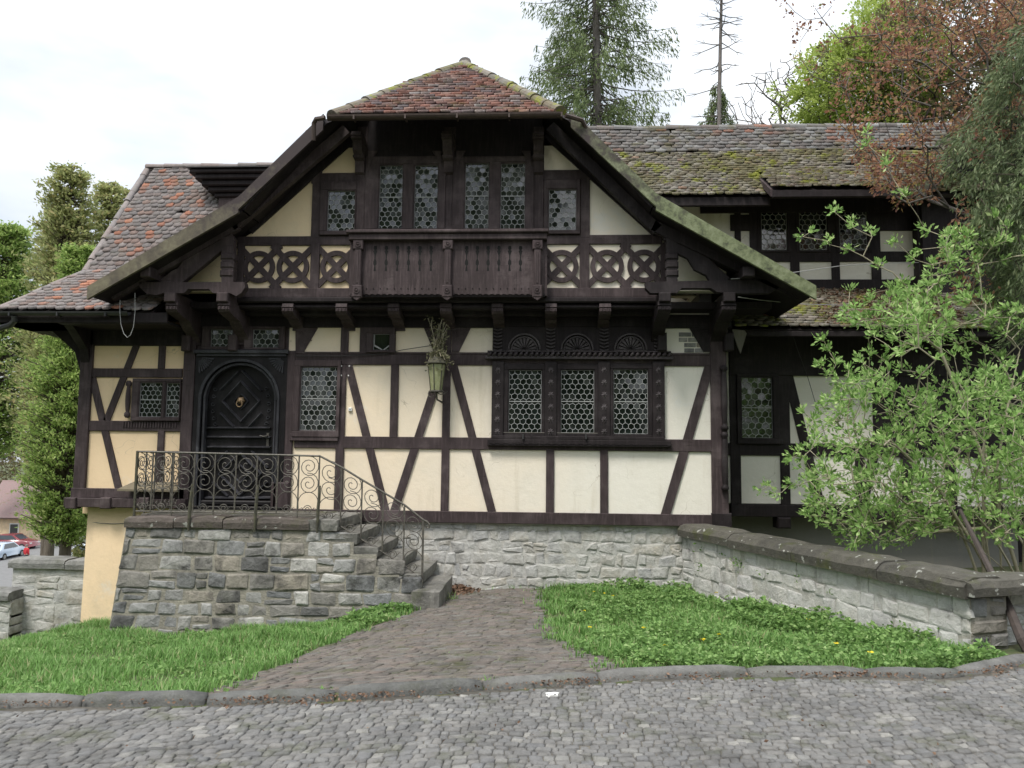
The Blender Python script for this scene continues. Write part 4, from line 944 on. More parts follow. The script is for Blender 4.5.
ridge('hip_tile', (XC-hz-.02, HE, ZE+.02), (XC+.0, YA-.09, ZR-.075), 'tiles_mossy', hr_); ridge('hip_tile', (XC+hz+.02, HE, ZE+.02), (XC+.0, YA-.09, ZR-.075), 'tiles_mossy', hr_); ridge('ridge_tile', (XC, YA-.02, ZR+.0), (XC, YBK, ZR+.0), 'tiles_upper', hr_)
# gutter of the half-hip with its down-turned ends
def gutter(x0, x1, y, z, r, mat, root=None, name='gutter'):
    V = []; n = 9
    for x in (x0, x1):
        for i in range(n):
            a = math.pi+math.pi*i/(n-1); V.append((x, y+r*math.cos(a), z+r*math.sin(a)))
        for i in range(n):
            a = 2*math.pi-math.pi*i/(n-1); V.append((x, y+.86*r*math.cos(a), z+.86*r*math.sin(a)))
    k = 2*n; F = [(i, (i+1) % k, k+(i+1) % k, k+i) for i in range(k)]+[tuple(range(k-1, -1, -1)), tuple(range(k, 2*k))]
    mb = MB().add(V, F); x = x0+.4
    while x < x1: mb.box(x-.012, x+.012, y-r-.006, y+r, z-r-.01, z-r*.2); x += .75
    return mb.build(name, mat, root or H)
zg = ZE-.05
g1 = gutter(XC-hz-.06, XC+hz+.06, HE-.07, zg, .065, 'gutter_metal')
MB().tube([(XC-hz-.10, HE-.07, zg-.02), (XC-hz-.24, HE-.05, zg-.03), (XC-hz-.28, HE-.02, zg-.08), (XC-hz-.29, HE+.03, zg-.32)], .035, 7).build('downpipe', 'gutter_metal', H)
MB().tube([(XC+hz+.10, HE-.07, zg-.03), (XC+hz+.34, HE+.05, zg-.05), (XC+hz+.42, HE+.15, zg-.16), (XC+hz+.60, HE+.6, zg-.50)], .035, 7).build('downpipe', 'gutter_metal', H)
# bargeboards, with carved under-rafter
for sg in (-1, 1):
    pts = [(XC+sg*(PX[2]-.02), ZE+.07), (XC+sg*PX[1], PZs[1]+.14), (XC+sg*(PX[0]+.03), PZs[0]+.09)]
    for (a, b, dn0) in ((pts[0], pts[1], .20), (pts[1], pts[2], .20)):
        q = [a, (a[0], a[1]-.25), (b[0], b[1]-.195), b]
        if sg < 0: q = q
        ar = sum(q[i][0]*q[(i+1) % 4][1]-q[(i+1) % 4][0]*q[i][1] for i in range(4)); q = q if ar > 0 else q[::-1]
        MB().prism(q, YV-.02, YV+.035).build('bargeboard', 'bargeboard', H)
xq = XX(155, 275, YT); MB().cbox(XX(150, 275, YT), XX(160, 275, YT), YV+.08, 0, ZZ(155, 281, YT), ZZ(155, 271, YT), .015).build('purlin', 'timber', H)
xq = XX(745, 270, YT); MB().cbox(XX(738, 270, YT), XX(750, 270, YT), YV+.08, 0, ZZ(745, 281, YT), ZZ(745, 271, YT), .015).build('purlin', 'timber_dark', H)
# horizontal soffit pieces under the flat ends
for sg in (-1, 1):
    xa, xb = XC+sg*PX[0]*.93, XC+sg*(PX[1]*1.0); za = ZZ(450, 300, YG)
    MB().box(min(xa, xb)-.0, max(xa, xb), YG+.05, .12, za-.12, za-.02).build('soffit', 'timber_dark', H)
    MB().box(min(xa, xb), max(xa, xb), YG+.06, YG+.16, za-.02, PZs[0]+.0).build('soffit', 'timber_dark', H)
# triangular cream infill behind the end trusses is part of the gable wall

# left roof: hip with bell-cast eave
YE = -.75; ZLE = ZZ(60, 311, YE)
P1 = FP(148, 168, 2.75); ZLR = P1[2]; YR = 2.75
XLE = FP(-6, 311, YE)[0]; XHR = P1[0]
# kink of the bell-cast on the hip line at pixel (85,272)
fk = .22
YK = YE+(YR-YE)*.40; zk_lo = ZZ(88, 272, YK); ZK = zk_lo; XK = FP(85, 272, YK)[0]
print('left roof', ZLE, ZK, ZLR, XLE, XK, XHR)
xin = XC-PX[1]*.3; xin1 = float(XX(168, 305, -.3))
v1 = math.hypot(YK-YE, ZK-ZLE); v2 = math.hypot(YR-YK, ZLR-ZK)
slab([(XLE, YE, ZLE), (xin1, YE, ZLE), (xin1, YK, ZK), (XK, YK, ZK)], .06, 'timber_dark', 'roof_boarding'); slab([(XK, YK, ZK), (xin, YK, ZK), (xin, YR, ZLR), (XHR, YR, ZLR)], .06, 'timber_dark', 'roof_boarding')
lr = tile_plane('roof', (XLE, YE-.03, ZLE), (1, 0, 0), (0, YK-YE, ZK-ZLE), xin1-XLE, v1, 'tiles_grey', lambda u, v: u > v/v1*(XK-XLE)+.07, seed=21, tw_=.15, th=.115)
tile_plane('roof', (XK, YK, ZK), (1, 0, 0), (0, YR-YK, ZLR-ZK), xin-XK, v2, 'tiles_grey', lambda u, v: u > v/v2*(XHR-XK)+.07, seed=22, tw_=.15, th=.125)
# hip end facing left
YRB = 2*YR-YE; YKB = 2*YR-YK
evl = unit(np.array([XK-XLE, 0, ZK-ZLE])); l1 = math.hypot(XK-XLE, ZK-ZLE); evl2 = unit(np.array([XHR-XK, 0, ZLR-ZK])); l2 = math.hypot(XHR-XK, ZLR-ZK)
slab([(XLE, YRB, ZLE), (XLE, YE, ZLE), (XK, YK, ZK), (XK, YKB, ZK)], .06, 'timber_dark', 'roof_boarding'); slab([(XK, YKB, ZK), (XK, YK, ZK), (XHR, YR, ZLR)], .06, 'timber_dark', 'roof_boarding')
tile_plane('roof', (XLE, YRB, ZLE), (0, -1, 0), evl, YRB-YE, l1, 'tiles_grey', lambda u, v: (u > v/l1*(YK-YE)) & (u < (YRB-YE)-v/l1*(YK-YE)-.22), seed=23)
tile_plane('roof', (XK, YKB, ZK), (0, -1, 0), evl2, YKB-YK, l2, 'tiles_grey', lambda u, v: (u > v/l2*(YR-YK)) & (u < (YKB-YK)-v/l2*(YR-YK)-.22), seed=24)
slab([(XLE, YRB, ZLE), (xin, YRB, ZLE), (xin, YR, ZLR), (XHR, YR, ZLR)], .06, 'tiles_grey', 'roof_boarding')
ridge('hip_tile', (XLE, YE, ZLE+.02), (XK, YK, ZK+.03), 'tiles_grey', lr, .06, .3); ridge('hip_tile', (XK, YK, ZK+.03), (XHR, YR, ZLR+.03), 'tiles_grey', lr, .06, .3); ridge('ridge_tile', (XHR, YR, ZLR+.03), (xin, YR, ZLR+.03), 'tiles_grey', lr, .08)
gutter(XLE-.05, XX(132, 316, YE), YE-.09, ZLE-.03, .06, 'gutter_dark'); xg_ = XX(18, 322, YE)
MB().tube([(xg_, YE-.09, ZLE-.09), (xg_, YE-.07, ZLE-.16), (xg_-.10, YE-.02, ZLE-.22), (XLE-.35, YE+.15, ZLE-.35)], .045, 8).build('downpipe', 'gutter_dark', H)
# boarded soffit and eave bracket of the left wing
zsf = ZLE-.16
MB().box(XLE+.06, XX(190, 330), YE+.02, .02, zsf-.03, zsf+.01).build('soffit', 'timber_dark', H)
MB().box(XLE+.06, XL+.05, YE+.02, 5.5, zsf-.03, zsf+.012).build('soffit', 'timber_dark', H)
MB().cbox(XLE+.05, XX(190, 330), YE, YE+.04, zsf-.02, ZLE-.02, .008).build('fascia', 'timber_dark', H)
MB().box(XL-.02, XX(190, 336), -.02, .1, ZZ(130, 346), zsf).build('wall_plate', 'timber_dark', H)
p = [(XL+.03, ZZ(84, 375)), (XL-.10, ZZ(84, 352)), (XL-.42, zsf-.10), (XL-.55, zsf), (XL+.03, zsf)]
MB().prism(p[::-1] if sum(p[i][0]*p[(i+1) % 5][1]-p[(i+1) % 5][0]*p[i][1] for i in range(5)) < 0 else p, -.04, .10).build('eave_bracket', 'timber_dark', H)
pp = [(.0, ZZ(84, 372)), (-.12, ZZ(84, 350)), (-.45, zsf-.08), (-.6, zsf), (.0, zsf)]
MB().prismx(pp, XL+.02, XL+.16).build('eave_bracket', 'timber_dark', H)
# dormer on the left roof, its cornice stepping out under a flat tiled top
dmat = 'timber_dark'; YDm = 1.75
dx0, dx1 = XX(218, 212, YDm), XX(300, 212, YDm); dz1 = ZZ(240, 197, YDm)
dorm = MB().box(dx0, dx1, YDm, YR+.5, ZK, dz1).build('dormer', 'timber', H)
steps = [(0, 197.5, 193, .07), (1, 193, 188, .17), (2, 188, 182.5, .27), (3, 182.5, 177.5, .37), (4, 177.5, 173.5, .46)]
mb = MB()
for k, a, b, o_ in steps: mb.cbox(dx0-o_, dx1+o_, YDm-o_*.6, YR+.4, ZZ(240, a, YDm), ZZ(240, b, YDm), .02)
mb.build('cornice', dmat, dorm)
zt_ = ZZ(240, 173, YDm)
MB().box(dx0-.50, dx1+.5, YDm-.31, YR+.3, zt_-.0, zt_+.015).build('dormer_roof', 'gutter_dark', dorm)
# right range: ridge, front slope
YRR = 2.9; ZRR = FP(720, 130, YRR)[2]; YRE = 1.15; ZRE = ZZ(720, 195, YRE); YRE2 = YRE-.12; XRL = XC+.4; XRR = FP(905, 190, YRE)[0]
print('right roof', ZRR, ZRE, XRR)
lv = math.hypot(YRR-YRE, ZRR-ZRE); XR2 = XRR+1.7
slab([(XRL, YRE, ZRE), (XR2, YRE, ZRE), (XR2, YRR, ZRR), (XRL, YRR, ZRR)], .07, 'timber_dark', 'roof_boarding'); slab([(XR2, YRR*2-YRE, ZRE), (XRL, YRR*2-YRE, ZRE), (XRL, YRR, ZRR), (XR2, YRR, ZRR)], .07, 'tiles_mossy', 'roof_boarding')
rr = tile_plane('roof', (XRL, YRE-.04, ZRE), (1, 0, 0), (0, YRR-YRE, ZRR-ZRE), XR2-XRL, lv*.62, 'tiles_mossy', seed=41, tw_=.15, th=.085, lift=.035)
tile_plane('roof', tuple(np.array((XRL, YRE-.04, ZRE))+unit(np.array([0, YRR-YRE, ZRR-ZRE]))*lv*.62), (1, 0, 0), (0, YRR-YRE, ZRR-ZRE), XR2-XRL, lv*.38, 'tiles_upper', seed=42, tw_=.20, th=.13, lift=.04)
ridge('ridge_tile', (XRL, YRR, ZRR+.03), (XR2, YRR, ZRR+.03), 'tiles_upper', rr, .10, .33)
MB().cbox(XRL+1, XX(770, 200, YRE), YRE-.03, YRE+.03, ZRE-.20, ZRE-.04, .01).build('fascia', 'timber_dark', H)
# stretch of eave pulled forward over the dormer windows
xa, xb = XX(771, 190, YRE-.35), XX(900, 190, YRE-.35); ya = YRE-.42; za = ZZ(830, 189, ya); evd = np.array([0, YRE+.5-ya, (ZRE+(ZRR-ZRE)*.5/(YRR-YRE)+.03)-za])
slab([(xa, ya, za), (xb, ya, za), (xb, ya+evd[1], za+evd[2]), (xa, ya+evd[1], za+evd[2])], .07, 'timber_dark', 'roof_boarding')
tile_plane('roof', (xa, ya-.03, za+.01), (1, 0, 0), evd, xb-xa, np.linalg.norm(evd), 'tiles_mossy', seed=43, tw_=.15, th=.085, lift=.04)
MB().cbox(xa, xb, ya-.02, ya+.03, za-.14, za-.02, .01).build('fascia', 'timber_dark', H)
MB().prismx([(ya, za-.12), (ya, za-.0), (ya+evd[1], za+evd[2]-.03), (ya+evd[1], za+evd[2]-.14)][::-1], xa-.03, xa+.01).build('verge_board', 'timber', H)
# upper wall of the right range
YU = 1.75
xw0, xw1 = XC+1.2, XX(935, 230, YU)
MB().box(xw0, XR2, YU, YU+.2, ZZ(800, 296, YU), ZRE+.2).build('plaster_wall', 'plaster_grey', H)
def up(px, py, w, a, b): return post(px, py, w, a, b, Y=YU, mat='timber_dark')
up(754, 240, 9, 200, 286); up(794, 240, 9, 196, 286); up(834.5, 240, 8, 196, 286); up(875, 240, 9, 196, 286); up(920, 240, 9, 196, 286); up(738, 260, 6, 200, 280); up(940, 240, 9, 196, 290)
rail(700, 1010, 199, 213, Y=YU, mat='timber_dark', pm=820, name='head_beam', t=.05); rail(720, 1010, 252, 262, Y=YU, mat='timber_dark', pm=820); rail(720, 1010, 280, 290, Y=YU, mat='timber_dark', pm=820, name='sill_beam', t=.05)
rail(730, 760, 215, 231, Y=YU, mat='timber_dark', pm=745); rail(872, 924, 208, 231, Y=YU, mat='timber_dark', pm=898)
for a, b in ((761, 786), (799, 826), (839, 866)): window((a-4, 207, b+4, 253), [(a, 211.5, b, 250.5)], YU, 5.75, t=.045, mat='timber_dark', split=False)
# lower skirt roof of the right range
YSE = .30; ZSE = ZZ(790, 329, YSE); xs0 = XX(733, 329, YSE); xs1 = XR2; ZST = ZZ(790, 291, YU); lvs = math.hypot(YU-YSE, ZST-ZSE)
slab([(xs0, YSE, ZSE), (xs1, YSE, ZSE), (xs1, YU, ZST), (xs0, YU, ZST)], .06, 'timber_dark', 'roof_boarding')
tile_plane('roof', (xs0, YSE-.03, ZSE+.005), (1, 0, 0), (0, YU-YSE, ZST-ZSE), xs1-xs0, lvs, 'tiles_mossy', seed=51, tw_=.16, th=.10, lift=.04)
MB().cbox(xs0+.1, xs1, YSE, YSE+.05, ZSE-.12, ZSE-.03, .01).build('fascia', 'timber_dark', H)
bz = FP(738, 340, YSE-.03); MB().prism([(bz[0]-.02, bz[2]-.10), (bz[0]+.03, bz[2]-.22), (bz[0]+.13, bz[2]+.10), (bz[0]+.10, bz[2]+.15), (bz[0]-.10, bz[2]+.17)], YSE-.06, YSE-.03).build('broken_board', 'board_grey', H)
# lower wall of the right range
YW = 1.0
zwb = ZZ(800, 504, YW)
MB().box(XC0+.14, XR2, YW, YW+.2, zwb, ZSE+.3).build('plaster_wall', 'plaster_grey', H)
MB().box(XC0-.2, XC0-.02, .1, YW+.1, zwb-.3, ZSE+1.4).build('side_wall', 'timber_dark', H)
MB().box(XC0-.15, XC0+.17, YW-.02, YW+.15, zwb, ZST+.6).build('corner_boarding', 'timber_dark', H)
def lo(px, py, w, a, b, **k): return post(px, py, w, a, b, Y=YW, mat='timber_dark', **k)
lo(735, 440, 10, 330, 510, t=.04); lo(783, 410, 12, 330, 445); lo(785, 480, 9, 455, 508); lo(860, 480, 9, 455, 508); lo(905, 440, 10, 330, 508); lo(950, 470, 10, 330, 508); lo(995, 470, 10, 330, 508)
rail(728, 1030, 330, 376, Y=YW, mat='timber_dark', pm=800, t=.05, name='head_beam'); rail(728, 1030, 443.5, 456, Y=YW, mat='timber_dark', pm=800); rail(730, 1040, 505, 517, Y=YW, mat='timber_dark', pm=800, t=.07, name='sill_beam')
strut((787, 372), (820, 506), 9, YW, mat='timber_dark'); strut((892, 372), (862, 506), 9, YW, mat='timber_dark')
window((736, 374, 778, 444), [(741, 378, 771.5, 438)], YW, 6.6, t=.05+.028, mat='timber_dark'); rail(736, 781, 439, 444, Y=YW, mat='timber_dark', pm=758, t=.08, name='window_sill')
MB().box(XX(872, 400, YW), XR2+.1, YW-.028, YW+.05, ZZ(900, 445, YW), ZZ(900, 374, YW)).build('boarding', 'timber_dark', H)  # dark timber sheet; the deep shade under the skirt eaves is painted in
MB().cbox(XX(776, 517, YW), XX(789, 517, YW), YW-.12, YW+.2, ZZ(782, 528, YW), ZZ(782, 517, YW), .02).build('joist_end', 'timber_dark', H)
MB().box(XC0-.1, XR2, YW+.35, YW+.5, -1.2, zwb+.02).build('plinth', 'plaster_plinth', H)
# right-hand cross gable, mostly behind the trees
xcg = XRR+1.75; zc_ = ZRR; half = 1.7; yv2 = .9
for sg in (-1, 1):
    q = [(xcg, yv2, zc_), (xcg+sg*half, yv2, ZRE-.1), (xcg+sg*half, YRR+1, ZRE-.1), (xcg, YRR+1, zc_)]
    slab(q if sg < 0 else q[::-1], .08, 'timber_dark', 'roof_boarding'); ev_ = unit(np.array([-sg*half, 0, zc_-ZRE+.1])); lh = math.hypot(half, zc_-ZRE+.1)
    if sg < 0: tile_plane('roof', (xcg-half, YRR+1, ZRE-.1), (0, -1, 0), ev_, YRR+1-yv2, lh, 'tiles_mossy', seed=61, th=.11)
    else: tile_plane('roof', (xcg+half, yv2, ZRE-.1), (0, 1, 0), ev_, YRR+1-yv2, lh, 'tiles_mossy', seed=62, th=.11)
    b = [(xcg, zc_+.02), (xcg, zc_-.2), (xcg+sg*half, ZRE-.28), (xcg+sg*half, ZRE-.08)]; ar = sum(b[i][0]*b[(i+1) % 4][1]-b[(i+1) % 4][0]*b[i][1] for i in range(4))
    MB().prism(b if ar > 0 else b[::-1], yv2-.04, yv2+.02).build('bargeboard', 'bargeboard', H)
MB().prism([(xcg-half+.3, zwb), (xcg+half-.3, zwb), (xcg+half-.3, ZRE), (xcg, zc_-.15), (xcg-half+.3, ZRE)], YU-.25, YU-.05).build('boarding', 'timber_dark', H)
for k in range(4): x = xcg-half+.35+k*.9; MB().cbox(x, x+.15, YU-.30, YU-.2, zwb, ZRE+.3, .01).build('post', 'timber_dark', H)
MB().box(XR2-.2, xcg+half-.2, YU-.05, 6, -.8, ZRE-.1).build('boarding', 'timber_dark', H)
MB().box(XC0-.2, XR2-.2, YU+.2, 4.6, ZZ(800, 296, YU), ZRE-.1).build('plaster_wall', 'plaster_grey', H)

MB().cbox(XX(711, 520), XX(731, 520), -.055, .12, ZZ(720, 527), ZZ(720, 513), .01).build('corner_block', 'timber_dark', H)
# --- plinths
PM = lambda y0, bat=0.0: (lambda u, v, w: (u, y0-w-bat*(1.0-v), v))
masonry(PM(.04), XX(395, 545), XC0+.02, -.75, ZS-.035, (.10, .21), (.10, .34), 'rubble_pale', 'mortar_pale', H, seed=5, name='plinth', bulge=.010, gap=.009, jit=.030)
MB().cbox(XX(352, 522), XC0+.02, .0, .2, ZS-.04, ZS+.0, .01).build('plinth_ledge', 'mortar_pale', H)
MB().box(XD0, XC0-.05, .08, .3, -1.1, ZS).build('plinth', 'mortar_pale', H)
# tapering plastered pier below the left wing
z0, z1 = -1.5, ZZ(110, 508); xa0, xa1 = XX(81, 617, -.02)+.04, XX(87.5, 512, .05)
V = [(xa0, -.10, z0), (XD0+.1, -.10, z0), (XD0+.1, .06, z1), (xa1, .06, z1), (xa0, 5.5, z0), (XD0+.1, 5.5, z0), (XD0+.1, 5.5, z1), (xa1, 5.5, z1)]
MB().add(V, [(0, 1, 2, 3), (0, 3, 7, 4), (4, 7, 6, 5), (1, 5, 6, 2), (3, 2, 6, 7)]).build('plaster_pier', 'plaster_peach', H)
MB().tube([(xa1-.0+.01, .055, ZZ(90, 522)), (XX(100, 522), .04, ZZ(100, 523.5)), (XX(112, 522), .035, ZZ(112, 524)), (XX(126, 522), .035, ZZ(126, 523.5))], .007, 5).build('crack', 'mortar', H)
rebase(H)
# ------------------------------------------------------------------ landing and steps
YF = -1.45
ST = empty('stone_steps', (-3.2, -.8, -.7)); tag(ST, 'rough grey stone landing with worn steps going down from the arched door', 'steps')
zL = ZZ(230, 516.5, YF); xl0, xl1 = XX(128, 520, YF), XX(355, 520, YF)
nose = [XX(px, py, -.45) for px, py in ((355, 520), (373, 527), (391.5, 540), (411, 553), (431, 564), (449, 574))]
zst = [zL-(zL+.34)*k/6 for k in range(7)]
capT = ZZ(200, 516.5, YF)-ZZ(200, 528, YF)
def prof(u):
    if u < nose[0]: return zL-capT
    for k in range(1, 6):
        if u < nose[k]: return zst[k]-.05
    return -9
PMf = lambda u, v, w: (u-.09*(zL-v)*max(0, min(1, (xl0+1.0-u)/1.0)), YF-w-.05*(zL-v), v)
masonry(PMf, xl0, nose[4]+.05, -1.35, zL-capT, (.13, .26), (.16, .50), 'rubble', 'mortar', ST, inside=lambda u, v: v < prof(u)-.03, seed=9, bulge=.013, gap=.013, jit=.020)
core = MB(); core.box(xl0+.01, nose[0]-.02, YF+.03, -.08, -1.4, zL-capT-.01)
for k in range(1, 5): core.box(nose[k-1]-.05, nose[k]-.02, YF+.03, -.08, -1.4, zst[k]-.05)
core.build('core', 'mortar', ST)
masonry(lambda u, v, w: (xl0-w-.09*(zL-v), u, v), YF, -.08, -1.5, zL-capT, (.11, .22), (.14, .44), 'rubble', 'mortar', ST, seed=10, bulge=.02, gap=.018)
capstones([(xl0-.03, YF-.05), (nose[0]-.36, YF-.05)], lambda s: zL-capT, .0, .42, capT, 'cap_red', ST, 4, (.55, 1.2), 'cap_stone', .03)
MB().cbox(xl0-.03, nose[0]-.36, YF+.38, -.03, zL-.08, zL-.012, .01).build('paving', 'cap_stone', ST)
def rough_block(x0, x1, y0, y1, z0, z1, name, mat, parent, seed, nx=6, ny=5):
    r = random.Random(seed); mb = MB(); V = []
    for j in range(ny+1):
        for i in range(nx+1):
            e = .02*((i in (0, nx))+(j in (0, ny))); V.append((x0+(x1-x0)*i/nx+r.uniform(-.008, .008), y0+(y1-y0)*j/ny+r.uniform(-.012, .012), z1-e*.9-r.uniform(0, .016)))
    n = len(V); F = [(j*(nx+1)+i, j*(nx+1)+i+1, (j+1)*(nx+1)+i+1, (j+1)*(nx+1)+i) for j in range(ny) for i in range(nx)]
    rim = [i for i in range(nx+1)]+[(j+1)*(nx+1)-1 for j in range(1, ny+1)]+[ny*(nx+1)+i for i in range(nx-1, -1, -1)]+[j*(nx+1) for j in range(ny-1, 0, -1)]
    m = len(rim)
    for lev, zz_ in enumerate((z1-.03, (z0+z1)/2, z0)):
        for q in rim:
            v = V[q]; o_ = .012 if lev < 2 else 0; V.append((v[0]+(o_ if v[0] > (x0+x1)/2 else -o_)+r.uniform(-.006, .006), v[1]+(-o_ if v[1] < (y0+y1)/2 else o_)+r.uniform(-.006, .006), zz_))
    for lev in range(3):
        for k in range(m):
            a = (rim[k], rim[(k+1) % m]) if lev == 0 else (n+(lev-1)*m+k, n+(lev-1)*m+(k+1) % m); b = (n+lev*m+k, n+lev*m+(k+1) % m); F.append((a[1], a[0], b[0], b[1]))
    return mb.add(V, F).build(name, mat, parent)
rough_block(nose[0]-.37, nose[0]+.01, YF-.04, -.03, zL-.17, zL+.005, 'step', 'step_stone', ST, 1)
for k in range(1, 5): rough_block(nose[k]-.40, nose[k]+.012, YF-.01, -.03, zst[k]-.17, zst[k], 'step', 'step_stone', ST, 1+k)
rough_block(nose[4]-.05, nose[5]+.02, YF-.22, -.25, -.62, zst[5]-.01, 'step', 'step_stone', ST, 8)
rebase(ST)

# ------------------------------------------------------------------ railing
RA = empty('iron_railing', (-3.3, YF+.05, zL)); tag(RA, 'wrought iron railing with spiral scrolls on the stone landing and down its steps', 'railing')
YR_ = YF+.06
def spiral(mb, cx, cz, r, turns=1.9, a0=0, y=YR_, sg=1, rad=.0062, sh=0.0, x0=0):
    n = int(turns*13); pts = []
    for i in range(n+1):
        f = i/n; rr = r*(1-f)**.8+.012; a = a0+sg*f*turns*2*math.pi; px_ = cx+rr*math.cos(a); pts.append((px_, y, cz+rr*math.sin(a)+sh*(px_-cx)))
    mb.tube(pts, rad, 5)
def panel(xa, xb, za, zb, sh, seed, y=YR_, axis=None):
    """scrolls between two bars; za/zb = bottom and top at the panel centre, sh = slope of the rail"""
    mb = MB(); cx = (xa+xb)/2; w = (xb-xa)/2; h = zb-za; f = axis or (lambda p: p)
    for cz in (zb-.15, zb-.15-.235):
        spiral(mb, cx, cz, w*.96, 2.1, math.pi*.55, y, -1, .0062, sh*.25)
    mb.tube([(cx+w*.97*math.cos(a), y, zb-.15-.47+w*.97*math.sin(a)-.02) for a in np.linspace(0, math.pi, 10)], .006, 5)
    for s in (-1, 1): mb.tube([(cx+s*w*.97, y, zb-.62), (cx+s*w*.93, y, zb-.74), (cx+s*w*.6, y, za+.08), (cx+s*w*.2, y, za+.02)], .006, 5)
    spiral(mb, cx, za+.055, .05, 1.6, math.pi*.9, y, -1, .006)
    if axis: mb.v = [np.array([axis(p) for p in v]) for v in mb.v]
    return mb.build('scroll_panel', 'iron', RA)
zt0, zt1 = ZZ(136, 451.5, YR_), ZZ(320, 456, YR_); zbt = zL+.05
bars = [XX(px, 480, YR_) for px in (136, 152, 173, 194, 214.5, 235.6, 256.7, 277.5, 298.5, 319)]
tz = lambda x: zt0+(zt1-zt0)*(x-bars[0])/(bars[-1]-bars[0])
for i, x in enumerate(bars):
    MB().box(x-.008, x+.008, YR_-.008, YR_+.008, zL-.01 if i % 2 == 0 else zbt, tz(x)).build('bar', 'iron', RA)
    if i: panel(bars[i-1], x, zbt, tz(x), 0, i)
mb = MB(); mb.tube([(bars[0], YR_, zt0), (bars[-1], YR_, zt1)], .015, 6); mb.build('handrail', 'iron', RA)
MB().tube([(bars[0], YR_, zbt), (bars[-1], YR_, zbt)], .009, 5).build('bottom_rail', 'iron', RA)
MB().box(bars[0]-.014, bars[0]+.014, YR_-.014, YR_+.014, zL-.02, zt0+.01).build('post', 'iron_mossy', RA)
# return to the wall at the left end
ret = np.linspace(YR_, -.12, 6)
for i in range(1, 6):
    MB().box(bars[0]-.008, bars[0]+.008, ret[i]-.008, ret[i]+.008, zL, zt0).build('bar', 'iron', RA)
    panel(ret[i-1], ret[i], zbt, zt0, 0, 20+i, y=0, axis=lambda p: (bars[0]+p[1], p[0], p[2]))
MB().tube([(bars[0], YR_, zt0), (bars[0], -.12, zt0)], .015, 6).build('handrail', 'iron', RA); MB().tube([(bars[0], YR_, zbt), (bars[0], -.12, zbt)], .009, 5).build('bottom_rail', 'iron', RA)
# mossy stays clasping the coping
for px in (189.5, 255.5, 318):
    x = XX(px, 490, YF-.1); MB().tube([(x+.010, YF-.035, zL+.44), (x+.006, YF-.045, zL+.34), (x-.004, YF-.055, zL+.12), (x, YF-.065, zL-.03), (x-.004, YF-.065, zL-.20)], [.010, .020, .024, .022, .014], 6).build('stay', 'iron_mossy', RA)
# stair flight
sb = [bars[-1]]+[XX(px, py, YR_) for px, py in ((341, 500), (361.5, 510), (383, 520), (404, 535), (422.5, 560))]
zrt = [zt1]+[ZZ(px, py, YR_) for px, py in ((341, 467.5), (361.5, 480), (383, 492.5), (404, 505), (422.5, 520))]
zrb = [zbt]+[ZZ(px, py, YR_) for px, py in ((341, 526), (361.5, 539), (383, 552), (404, 565), (422.5, 578))]
for i in range(1, 6):
    last = i == 5
    MB().box(sb[i]-(.014 if last else .008), sb[i]+(.014 if last else .008), YR_-.010, YR_+.010, ZZ(422.5, 590, YR_) if last else zrb[i], zrt[i]+.01).build('post' if last else 'bar', 'iron', RA)
    panel(sb[i-1], sb[i], (zrb[i-1]+zrb[i])/2, (zrt[i-1]+zrt[i])/2, (zrt[i]-zrt[i-1])/(sb[i]-sb[i-1]), 40+i)
e = np.array([sb[5], YR_, zrt[5]]); MB().tube([(a, YR_, b) for a, b in zip(sb, zrt)]+[e+(.05, 0, -.02), e+(.085, 0, -.06), e+(.08, 0, -.10), e+(.05, 0, -.105), e+(.04, 0, -.075)], .015, 6).build('handrail', 'iron', RA)
MB().tube([(a, YR_, b) for a, b in zip(sb, zrb)], .010, 5).build('bottom_rail', 'iron', RA)
rebase(RA)

# ------------------------------------------------------------------ garden walls
def wall2(A, B, side, z0, z1, seed, mat, mortar, parent, **kw):
    A, B = np.array(A, float), np.array(B, float); d = (B-A)/np.linalg.norm(B-A); n = np.array([-d[1], d[0]])*side; ln = np.linalg.norm(B-A)
    return masonry(lambda u, v, w: (A[0]+d[0]*u+n[0]*w, A[1]+d[1]*u+n[1]*w, v), 0, ln, z0, z1, kw.pop('hs', (.09, .20)), kw.pop('ws', (.12, .36)), mat, mortar, parent, seed=seed, **kw)
RW = empty('stone_wall', (3.6, -3, -.2)); tag(RW, 'long whitewashed stone retaining wall with mossy rounded coping below the leafy shrub', 'wall')
zu = .40; Bp = PZ(969.5, 597, zu); Ap = FP(683, 543, -.03); A_, B_ = Ap[:2], Bp[:2]; zuA = Ap[2]
d = unit(B_-A_); nR = np.array([d[1], -d[0]]); nR = nR if nR[0] < 0 else -nR
print('right wall', A_, B_, zuA)
lnw = np.linalg.norm(B_-A_); zuA += .10; zcap = lambda s: zuA+(zu-zuA)*s/lnw
masonry(lambda u, v, w: (A_[0]+d[0]*u+nR[0]*w, A_[1]+d[1]*u+nR[1]*w, v+(zcap(u)-zu)*(v+.6)/(zu+.6)), 0, lnw, -.75, zu-.0, (.09, .20), (.10, .40), 'rubble_white', 'mortar_pale', RW, seed=15, bulge=.008, gap=.007, jit=.026)
e2 = -nR; C_ = B_+e2*.42; E_ = B_+e2*3.2
wall2(B_, C_, 1 if (np.array([-e2[1], e2[0]]) @ d) > 0 else -1, -.5, zu, 16, 'rubble', 'mortar', RW, name='pier', hs=(.12, .2), ws=(.2, .42))
wall2(C_-d*.13, E_-d*.13, 1 if (np.array([-e2[1], e2[0]]) @ d) > 0 else -1, -.5, zu-.02, 17, 'rubble_white', 'mortar_pale', RW, hs=(.10, .2))
sg = 1 if (np.array([-d[1], d[0]]) @ nR) > 0 else -1
